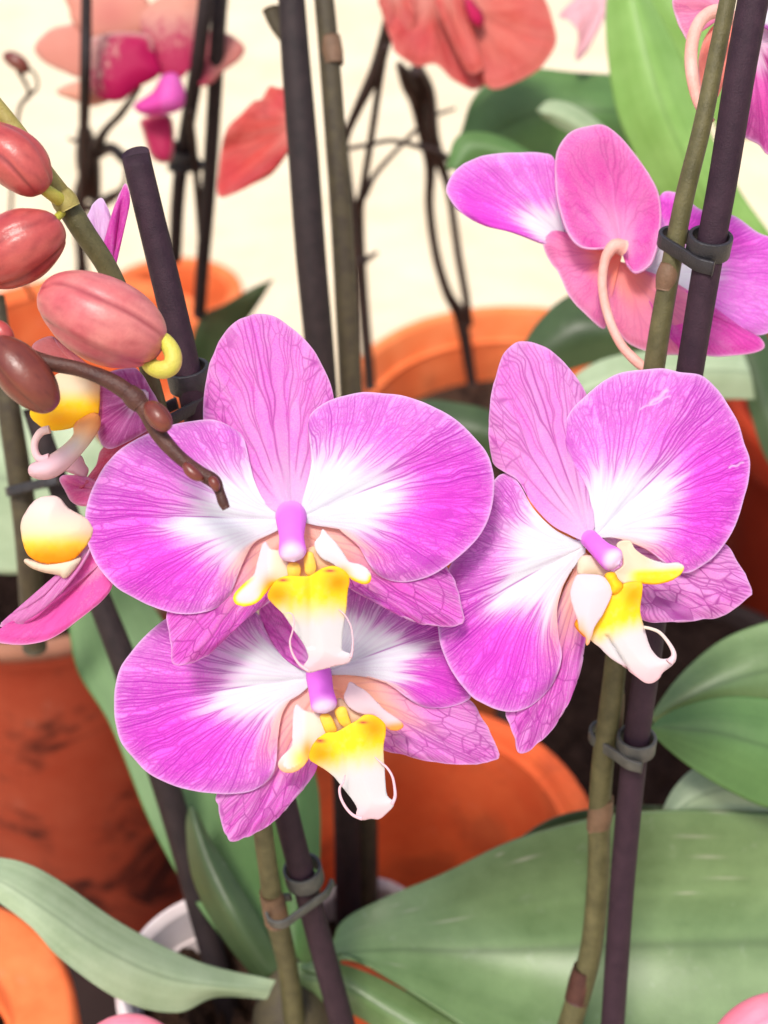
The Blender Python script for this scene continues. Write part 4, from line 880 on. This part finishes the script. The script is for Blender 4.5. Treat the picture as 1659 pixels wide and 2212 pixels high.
# ------------------------------------------------------------------ BROWN SPIKE AT THE LEFT
spk = thing('orchid_spike', 'bare brown flower spike with tiny buds crossing in front of the upper front flower', 'flower spike', at(-60, 735, .262))
tube('stem', [(-60, 735, .262), (20, 752, .262), (100, 782, .2615), (180, 800, .261), (250, 830, .2605), (310, 880, .260), (345, 940, .2595), (385, 985, .259), (430, 1020, .259), (462, 1040, .259), (474, 1062, .259), (482, 1085, .259), (489, 1099, .259)],
     [17, 17, 16, 17, 18, 20, 17, 16, 15, 15, 11, 12, 9], STEM_BR, spk, n=110, ns=20, mod=lambda a, s: 1+.05*np.sin(a*2+s*30))
b = bud('bud', spk, [(-20, 740, .260), (20, 775, .2585), (60, 820, .258), (95, 858, .2585), (118, 880, .260)], 55, BUD_BR, 3, .8, .08, fat=.5)
b['label'] = 'largest brown bud of the bare spike'
tube('pedicel', [(18, 752, .2595), (8, 735, .2605), (-10, 720, .262)], [22, 18, 16], STEM_BR, b, n=12)
bud('bud', spk, [(318, 872, .258), (334, 890, .2568), (350, 910, .2562), (366, 928, .257)], 25, BUD_BR, 3, .3, .1, fat=.5)
tube('node_sheath', [(276, 846, .2600), (292, 862, .2598), (305, 876, .2598)], [20, 24, 20], STEM_BR, spk, n=12)
bud('bud', spk, [(398, 1000, .2575), (412, 1018, .257), (428, 1030, .257), (440, 1034, .258)], 13, BUD_BR, 3, .3, .06, n=20, ns=20)
bud('bud', spk, [(455, 1030, .2575), (464, 1046, .257), (470, 1060, .258)], 11, BUD_BR, 3, .3, .06, n=20, ns=20)
bud('bud', spk, [(-20, 700, .2610), (5, 720, .260), (22, 750, .261)], 22, BUD_R, 3, .3, .06, n=20, ns=20)

# ------------------------------------------------------------------ LEFT PAIR (soft)
lft = thing('orchid_plant', 'orchid at the left edge of which only an olive stem and a pale leaf show', 'orchid', at(60, 1420, .44), 'potted orchid plants')
tube('stem', [(-10, 640, .40), (10, 800, .40), (22, 900, .402), (42, 1030, .408), (60, 1180, .415), (75, 1400, .44)], [20, 22, 25, 26, 26, 26], STEM_BG, lft, n=40)
loft('leaf', [[(-60, 830, .50), (40, 860, .50), (140, 900, .50), (220, 960, .50), (270, 1060, .50)], [(-60, 1020, .495), (40, 1040, .495), (130, 1060, .495), (200, 1090, .495), (270, 1120, .50)], [(-60, 1230, .50), (20, 1240, .50), (100, 1230, .50), (190, 1200, .50), (270, 1160, .50)]], LEAF_P, lft, seed=9)
o = tube('plant_stake', [(70, 880, .40), (102, 975, .402), (190, 1230, .41), (275, 1450, .416), (372, 1740, .428), (440, 1990, .436), (515, 2260, .446)], [22, 23, 25, 29, 30, 27, 26], STAKE_DARK, n=60)
tag(o, 'blurred dark brown stake slanting down the left side to the bottom edge', 'stake', 'plant stakes')
clip('blurred dark clip around the olive stem at the left edge', (110, 1010, .402), (95, 950, .4015), (38, 1010, .407), 24, 28, CLIPM, hgt=.004)

# ------------------------------------------------------------------ BACK CENTRE PAIR
bk = thing('orchid_plant', 'orchid behind the front flowers with one straight olive stem', 'orchid', at(792, 2010, .53), 'potted orchid plants')
tube('stem', [(694, -60, .42), (706, 60, .42), (722, 260, .422), (738, 480, .427), (757, 830, .44), (780, 1300, .47), (790, 1700, .50), (792, 2010, .53)], [21, 22, 23, 24, 24.5, 25, 25, 25], STEM_BG, bk, n=80)
tube('node_sheath', [(712, 80, .42), (716, 110, .42), (720, 140, .42)], [23, 25, 23], SHEATH, bk, n=10)
o = tube('plant_stake', [(626, -60, .41), (638, 120, .41), (655, 330, .412), (672, 560, .417), (698, 850, .43), (730, 1350, .46), (748, 1750, .49), (752, 2010, .52)], [28, 31, 33, 33, 31, 29, 28, 28], STAKE_DARK, n=80)
tag(o, 'thick blurred dark stake left of the straight olive stem, behind the upper front flower', 'stake', 'plant stakes')
tube('leaf_stub', [(588, 20, .43), (600, 60, .43), (640, 120, .43)], [22, 14, 8], STEM_BG, bk, n=12)

# ------------------------------------------------------------------ BACK LEFT PLANT (magenta and coral flower)
bl = thing('orchid_plant', 'blurred orchid at the upper left with a magenta and coral flower', 'orchid', at(200, 760, .80), 'potted orchid plants')
d = .56
fb = flower(bl, 330, 130, d)
CP = lambda a=.9, dp=0., pe=0.: {'tint': lambda x, y, e: a+0*x, 'deep': lambda x, y, e: dp+0*x, 'peach': lambda x, y, e: pe+0*x, 'edge': lambda x, y, e: .5*np.exp(-(e/4)**2)}
lobe('petal', fb, G00([(540, 140), (440, 165), (340, 190), (255, 260), (228, 330), (290, 405), (420, 470), (540, 510), (640, 430), (640, 200)]), d+.008, DUSTY, .0015, 50, (0, 0), CP(.8, 0, .3), h=9)
lobe('sepal', fb, G00([(440, -40), (455, 60), (475, 140), (600, 250), (820, 230), (960, 200), (985, 90), (930, -40), (700, -80)]), d+.006, DUSTY, .0015, 50, (0, 0), {'tint': lambda x, y, e: .7+0*x, 'deep': lambda x, y, e: .55*g2(x, y, 240, 30, 45, 40), 'peach': lambda x, y, e: .4+0*x}, h=9)
lobe('lip', fb, G00([(540, 310), (590, 255), (750, 215), (960, 230), (1010, 350), (1045, 480), (900, 570), (790, 655), (650, 640), (560, 560), (535, 450)]), d-.004, DUSTY, .004, 50, (0, 0), {
    'tint': lambda x, y, e: .5+0*x, 'deep': lambda x, y, e: sm(-.2, .45, (x-215)/70+.5*noise2(x/6, y/6, 2)+.25*(y-130)/60), 'edge': lambda x, y, e: .8*np.exp(-(e/7)**2)*(y < 110)}, h=6)
lobe('petal', fb, G00([(930, 80), (1100, -40), (1290, -60), (1290, 250), (1210, 490), (1050, 490), (980, 330), (925, 200)]), d+.001, DUSTY, .0015, 50, (0, 0), {
    'tint': lambda x, y, e: .6+0*x, 'deep': lambda x, y, e: np.clip(sm(20, 120, y+40*noise2(x/5, y/5, 4)), 0, 1)*.95, 'peach': lambda x, y, e: .4*(1-sm(0, 70, y))}, h=5)
lobe('sepal', fb, G00([(368, 600), (480, 540), (570, 535), (720, 640), (600, 692), (480, 652)]), d+.004, DUSTY, .002, 25, (0, 0), CP(.45, 0, .6), h=8)
lobe('throat', fb, G00([(880, 690), (1000, 600), (1060, 500), (1150, 485), (1205, 600), (1180, 710), (1060, 745), (940, 745)]), d-.008, BACKP, .006, 30, (0, 0), {'tint': lambda x, y, e: .85+0*x, 'deep': lambda x, y, e: .5*(x < 350)}, h=7)
lobe('sepal', fb, G00([(930, 780), (1100, 755), (1135, 900), (1112, 1052), (1000, 1032), (940, 870)]), d+.004, DUSTY, .003, 25, (0, 0), CP(.6, .95), h=8)
lobe('petal', fb, G00([(1290, 240), (1460, 215), (1590, 300), (1572, 380), (1450, 475), (1380, 545), (1290, 535)]), d+.007, DUSTY, .0015, 30, (0, 0), {'tint': lambda x, y, e: .8+0*x, 'deep': lambda x, y, e: .8*(1-sm(430, 480, x))}, h=8)
tube('stem', [(300, 190, .57), (262, 245, .60), (225, 285, .63), (205, 330, .66), (182, 380, .70), (168, 440, .73), (175, 540, .76), (190, 700, .80)], [6, 8, 9, 16, 13, 12, 12, 13], TWIG, bl, n=50)
tube('stem', [(183, 280, .65), (190, 350, .66), (200, 420, .68)], [16, 26, 18], TWIG, bl, n=16)
tube('twig', [(270, 345, .62), (240, 320, .64), (205, 335, .66)], [12, 12, 12], TWIG, bl, n=16)
tube('twig', [(272, 330, .62), (268, 400, .66), (235, 430, .69), (190, 450, .72)], [4, 5, 12, 10], TWIG, bl, n=20)
tube('twig', [(148, 298, .64), (160, 304, .64), (180, 292, .645)], [3, 4, 5], TWIG, bl, n=12)
tube('twig', [(20, 118, .57), (38, 150, .575), (60, 190, .58), (62, 208, .59), (40, 245, .60), (25, 420, .66), (28, 560, .70), (70, 640, .74)], [5, 5, 4, 5, 4, 4, 4, 5], TWIG, bl, n=50)
tube('twig', [(60, 208, .59), (80, 190, .585), (78, 165, .58), (62, 145, .575)], [5, 3, 3, 3], TWIG, bl, n=20)
bud('bud', bl, [(10, 120, .57), (28, 128, .568), (48, 142, .568), (60, 158, .57)], 17, BUD_BR, 3, .3, .06, n=20, ns=20)
loft('leaf', [[(400, 800, .72), (430, 690, .70), (480, 660, .68), (545, 622, .66), (588, 604, .65)], [(430, 790, .72), (460, 720, .70), (510, 680, .68), (555, 640, .66), (588, 606, .65)], [(470, 820, .72), (490, 745, .70), (535, 690, .68), (568, 640, .66), (588, 608, .65)]], LEAF_D, bl, rib=False, seed=12)
o = tube('plant_stake', [(187, -60, .535), (186, 60, .54), (184, 180, .548), (180, 330, .62), (176, 500, .72), (170, 720, .78)], [11, 12, 12, 10, 9, 9], STAKE_DARK, n=40); tag(o, 'thin black stake behind the magenta and coral flower, furthest left at the top', 'stake', 'plant stakes')
o = tube('plant_stake', [(450, -60, .54), (437, 60, .55), (420, 180, .57), (400, 300, .60), (385, 420, .63), (378, 560, .67)], [16, 16, 16, 16, 15, 14], STAKE_DARK, n=40); tag(o, 'blurred dark stake right of the magenta flower, with a clip halfway down', 'stake', 'plant stakes')
o = tube('plant_stake', [(480, -60, .55), (470, 80, .56), (462, 240, .585), (450, 420, .62), (437, 580, .66), (430, 680, .69)], [17, 17, 16, 16, 15, 14], STAKE_DARK, n=40); tag(o, 'blurred dark stake standing closest left of the red coral petal', 'stake', 'plant stakes')
tube('stem', [(410, 240, .575), (420, 330, .60), (432, 480, .64), (440, 600, .68)], [7, 8, 8, 8], TWIG, bl, n=24)
clip('blurred brown clip on the stake right of the magenta flower', (392, 335, .606), (400, 290, .598), (425, 335, .607), 18, 10, CLIPM, hgt=.008, th=.0012)
# coral flower between the stakes
d = .50
fc = flower(bl, 560, 310, d, 'single coral red petal hanging between the stakes')
petal('petal', fc, (660, 260), [(640, 190), (600, 190), (582, 187), (565, 215), (549, 219), (526, 241), (489, 281), (476, 331), (470, 397), (473, 425), (500, 420), (549, 397), (588, 374), (628, 324), (660, 300)], d, CORAL2, 'plain', seed=91, nt=120, nr=70, tint_amp=1.1, veins=1.2, wave=.004)

# ------------------------------------------------------------------ BACK CENTRE-RIGHT PLANT (coral flower, forked dry stems)
bc = thing('orchid_plant', 'blurred orchid at the top centre with a drooping coral flower and forked dark stems', 'orchid', at(1020, 830, .78), 'potted orchid plants')
d = .52
fd = flower(bc, 1010, 60, d)
petal('petal', fd, G10([(1150, -60)])[0], G10([(900, -60), (810, 0), (850, 110), (900, 280), (930, 345), (1060, 432), (1190, 420), (1300, 520), (1440, 582), (1530, 500), (1520, 250), (1420, -60)]), d+.003, CORAL2, 'plain', seed=81, nt=120, nr=70, tint_amp=1.05, wave=.004, veins=1.1)
petal('petal', fd, (990, 20), [(1010, -30), (1060, -60), (1140, -50), (1178, 0), (1200, 70), (1196, 105), (1170, 145), (1120, 175), (1062, 192), (1035, 150), (1015, 60)], d-.002, CORAL2, 'plain', seed=82, nt=120, nr=70, tint_amp=.9, basef=.15, wave=.004)
petal('sepal', fd, G10([(1230, -80)])[0], G10([(1180, -60), (1190, 40), (1260, 200), (1340, 380), (1400, 475), (1460, 478), (1500, 430), (1460, 280), (1400, 100), (1380, -60)]), d-.006, CORAL2, 'plain', seed=83, nt=100, nr=60, tint_amp=1., basef=.12)
lobe('lip', fd, G10([(1380, -30), (1440, 20), (1500, 110), (1480, 180), (1420, 150), (1380, 60)]), d-.007, CORAL2, .003, 15, (0, 0), CP(.6, 1.), h=6)
petal('sepal', fd, G10([(900, -80)])[0], G10([(800, -60), (840, 100), (900, 260), (990, 300), (1060, 150), (1040, -60)]), d+.001, CORAL2, 'plain', seed=84, nt=90, nr=50, tint_amp=.9)
def stick(pts, r, d0, d1, nm='stem', m=TWIG):
    n_ = len(pts); tube(nm, [(x, y, d0+(d1-d0)*i/(n_-1)) for i, (x, y) in enumerate(pts)], r, m, bc, n=8*n_)
stick([(850, 0), (838, 60), (813, 149), (775, 230), (749, 291), (746, 330), (762, 450), (776, 560)], [14, 15, 15, 11, 9, 9, 8, 8], .54, .64)
stick([(832, 100), (818, 190), (800, 310), (782, 420), (772, 470), (780, 600), (800, 840)], [9, 8, 8, 9, 15, 13, 12], .55, .70)
stick([(902, 278), (870, 310), (813, 374), (785, 425)], [5, 5, 6, 9], .62, .63, 'twig')
stick([(746, 322), (800, 312), (846, 304), (896, 314), (940, 328), (975, 346)], [5, 5, 5, 6, 9, 6], .60, .62, 'twig')
stick([(862, 140), (885, 180), (903, 220), (922, 298), (930, 364), (928, 446), (942, 549), (966, 631), (996, 691), (1020, 830)], [8, 20, 19, 18, 12, 10, 10, 11, 14, 11], .62, .78)
stick([(900, 150), (925, 200), (935, 290), (948, 340), (970, 413), (990, 549), (1006, 640), (1012, 700)], [16, 15, 14, 13, 9, 9, 9, 10], .63, .74)
stick([(938, 248), (960, 242), (984, 234)], [4, 4, 3], .64, .64, 'twig')
stick([(775, 570), (800, 555), (816, 545)], [10, 6, 4], .65, .65, 'twig')

# pale pink flower tip hanging at the top
pf = thing('orchid_flower', 'pale pink orchid petals hanging from the top edge beside the bright green leaf', 'flower', at(1270, 0, .56))
petal('petal', pf, G20([(560, -80)])[0], G20([(480, -60), (420, 0), (325, 102), (390, 132), (450, 220), (430, 380), (485, 350), (560, 220), (640, 20), (660, -60)]), .56, CORAL, 'plain', seed=85, nt=90, nr=60, tint_amp=.25, wave=.003)
petal('petal', pf, G20([(600, -60)])[0], G20([(560, -60), (500, 100), (470, 250), (440, 370), (520, 290), (600, 150), (680, -40)]), .555, CORAL, 'plain', seed=86, nt=80, nr=50, tint_amp=.12)

# ------------------------------------------------------------------ LEAFY PLANT BEHIND RIGHT
br = thing('orchid_plant', 'leafy orchid behind the right flowers with a tall bright green leaf', 'orchid', at(1450, 860, .62), 'potted orchid plants')
LB = loft('leaf', [[(1340, -80, .50), (1312, 0, .50), (1314, 120, .50), (1340, 260, .50), (1410, 400, .505), (1500, 520, .515), (1620, 640, .53)],
    [(1350, -80, .495), (1372, 20, .492), (1405, 150, .49), (1450, 280, .492), (1520, 420, .50), (1600, 540, .512), (1680, 640, .53)],
    [(1360, -80, .50), (1420, 30, .50), (1480, 150, .50), (1530, 280, .50), (1595, 410, .505), (1680, 530, .515), (1740, 640, .53)]], LEAF_Y, br, n=70, m=41, seed=13)
LB['label'] = 'tall bright green leaf at the top right'
loft('leaf', [[(1330, -80, .56), (1400, 30, .56), (1480, 150, .56), (1560, 300, .56)], [(1440, -80, .555), (1480, 30, .555), (1560, 150, .555), (1640, 300, .555)], [(1520, -80, .56), (1570, 30, .56), (1640, 150, .56), (1740, 300, .56)]], LEAF_Y, br, seed=14)
loft('leaf', [[(975, 350, .57), (998, 285, .57), (1022, 215, .57), (1075, 165, .57), (1150, 150, .57), (1240, 158, .57), (1360, 165, .57)], [(985, 355, .565), (1040, 310, .563), (1100, 270, .56), (1160, 245, .56), (1230, 240, .56), (1300, 240, .56), (1380, 245, .565)], [(995, 358, .57), (1080, 350, .565), (1150, 350, .565), (1220, 350, .565), (1290, 350, .565), (1340, 340, .57), (1400, 330, .57)]], LEAF_G, br, n=60, m=31, seed=15)
loft('leaf', [[(1160, 240, .53), (1190, 218, .53), (1250, 235, .53), (1330, 300, .53), (1440, 430, .535)], [(1170, 245, .527), (1195, 245, .527), (1250, 270, .527), (1320, 330, .527), (1420, 450, .535)], [(1170, 250, .53), (1205, 272, .53), (1250, 300, .53), (1310, 355, .53), (1400, 460, .535)]], LEAF_P, br, rib=False, seed=16)
loft('leaf', [[(965, 365, .54), (985, 300, .54), (1030, 286, .54), (1090, 300, .54), (1160, 340, .54)], [(980, 366, .537), (1010, 325, .537), (1040, 318, .537), (1090, 330, .537), (1150, 355, .537)], [(990, 370, .54), (1030, 355, .54), (1060, 352, .54), (1100, 360, .54), (1140, 375, .54)]], LEAF_G, br, rib=False, seed=17)
loft('leaf', [[(1120, 760, .56), (1160, 700, .56), (1205, 655, .56), (1260, 630, .56), (1340, 640, .56), (1500, 680, .56)], [(1160, 780, .555), (1200, 740, .552), (1250, 710, .55), (1310, 705, .55), (1400, 715, .55), (1520, 740, .555)], [(1190, 830, .56), (1230, 800, .556), (1280, 785, .555), (1340, 775, .555), (1420, 780, .555), (1530, 800, .56)]], LEAF_D, br, n=50, m=31, seed=18)
loft('leaf', [[(1210, 850, .52), (1260, 800, .52), (1330, 770, .52), (1440, 755, .52), (1540, 750, .52), (1604, 760, .525)], [(1220, 870, .515), (1280, 840, .515), (1350, 820, .515), (1450, 805, .515), (1540, 800, .515), (1620, 805, .52)], [(1230, 900, .52), (1300, 890, .52), (1380, 880, .52), (1460, 868, .52), (1540, 862, .52), (1630, 862, .525)]], LEAF_P, br, n=50, m=31, seed=19)
loft('leaf', [[(1570, 720, .54), (1590, 780, .54), (1615, 870, .54), (1650, 980, .54), (1700, 1060, .54)], [(1610, 710, .537), (1630, 790, .537), (1655, 870, .537), (1690, 960, .537), (1730, 1040, .54)], [(1650, 700, .54), (1680, 790, .54), (1700, 870, .54), (1730, 950, .54), (1760, 1020, .54)]], LEAF_D, br, rib=False, seed=20)
loft('leaf', [[(860, 880, .56), (910, 864, .56), (980, 870, .56), (1060, 890, .56), (1130, 940, .56)], [(860, 930, .555), (920, 920, .555), (990, 925, .555), (1060, 940, .555), (1130, 970, .56)], [(870, 990, .56), (930, 985, .56), (1000, 985, .56), (1060, 995, .56), (1130, 1010, .56)]], LEAF_D, br, rib=False, seed=21)
tube('stem', [(1450, 1000, .64), (1450, 860, .62), (1470, 740, .60)], [50, 46, 30], LEAF_D, br, n=14, attrs={'rib': lambda S, A: 0*S, 'streak': lambda S, A: 0*S})

# ------------------------------------------------------------------ LEAVES REACHING IN FROM THE RIGHT EDGE
re = thing('orchid_plant', 'orchid beyond the right edge, three broad leaves reaching in above the large leaf', 'orchid', at(1760, 1720, .42), 'potted orchid plants')
loft('leaf', [[(1760, 1320, .405), (1640, 1350, .405), (1550, 1390, .405), (1470, 1460, .402), (1420, 1530, .40), (1408, 1556, .40)], [(1760, 1440, .40), (1650, 1450, .398), (1560, 1475, .397), (1480, 1510, .397), (1430, 1540, .398), (1410, 1557, .40)], [(1760, 1570, .405), (1650, 1570, .403), (1560, 1560, .402), (1480, 1555, .40), (1430, 1552, .40), (1412, 1558, .40)]], LEAF, re, n=60, m=31, seed=22)
loft('leaf', [[(1760, 1530, .392), (1640, 1508, .392), (1550, 1508, .391), (1470, 1530, .39), (1425, 1555, .389), (1405, 1572, .388)], [(1760, 1640, .387), (1650, 1610, .386), (1560, 1585, .386), (1480, 1575, .386), (1430, 1572, .387), (1407, 1574, .388)], [(1760, 1760, .392), (1660, 1745, .39), (1570, 1705, .389), (1490, 1655, .388), (1430, 1605, .388), (1408, 1578, .388)]], LEAF_G, re, n=60, m=31, seed=23)
loft('leaf', [[(1430, 1760, .408), (1455, 1705, .408), (1500, 1660, .408), (1560, 1650, .408), (1720, 1690, .408)], [(1440, 1765, .405), (1500, 1725, .405), (1560, 1705, .405), (1620, 1710, .405), (1740, 1730, .405)], [(1450, 1775, .408), (1540, 1775, .408), (1600, 1775, .408), (1660, 1775, .408), (1760, 1780, .408)]], LEAF_P, re, n=50, m=31, seed=24)

# ------------------------------------------------------------------ PINK BLOOM TOPS AT THE BOTTOM EDGE
o = bud('orchid_bud', None, [(200, 2290, .36), (240, 2262, .356), (285, 2255, .355), (335, 2265, .356), (370, 2290, .36)], 62, BUD_PK, 3, 2.2, .02); tube('pedicel', [(365, 2285, .359), (420, 2330, .366), (470, 2420, .376)], [16, 13, 14], PEDI, o, n=18); tag(o, 'pink rounded bud top peeping over the bottom edge at the left', 'bud')
o = bud('orchid_bud', None, [(1560, 2330, .33), (1610, 2270, .326), (1660, 2230, .325), (1720, 2200, .328), (1760, 2190, .33)], 80, BUD_PK, 3, 2.2, .02); tube('pedicel', [(1565, 2325, .330), (1520, 2400, .338), (1500, 2520, .35)], [16, 13, 14], PEDI, o, n=18); tag(o, 'pink rounded bud in the bottom right corner over the large leaf', 'bud')
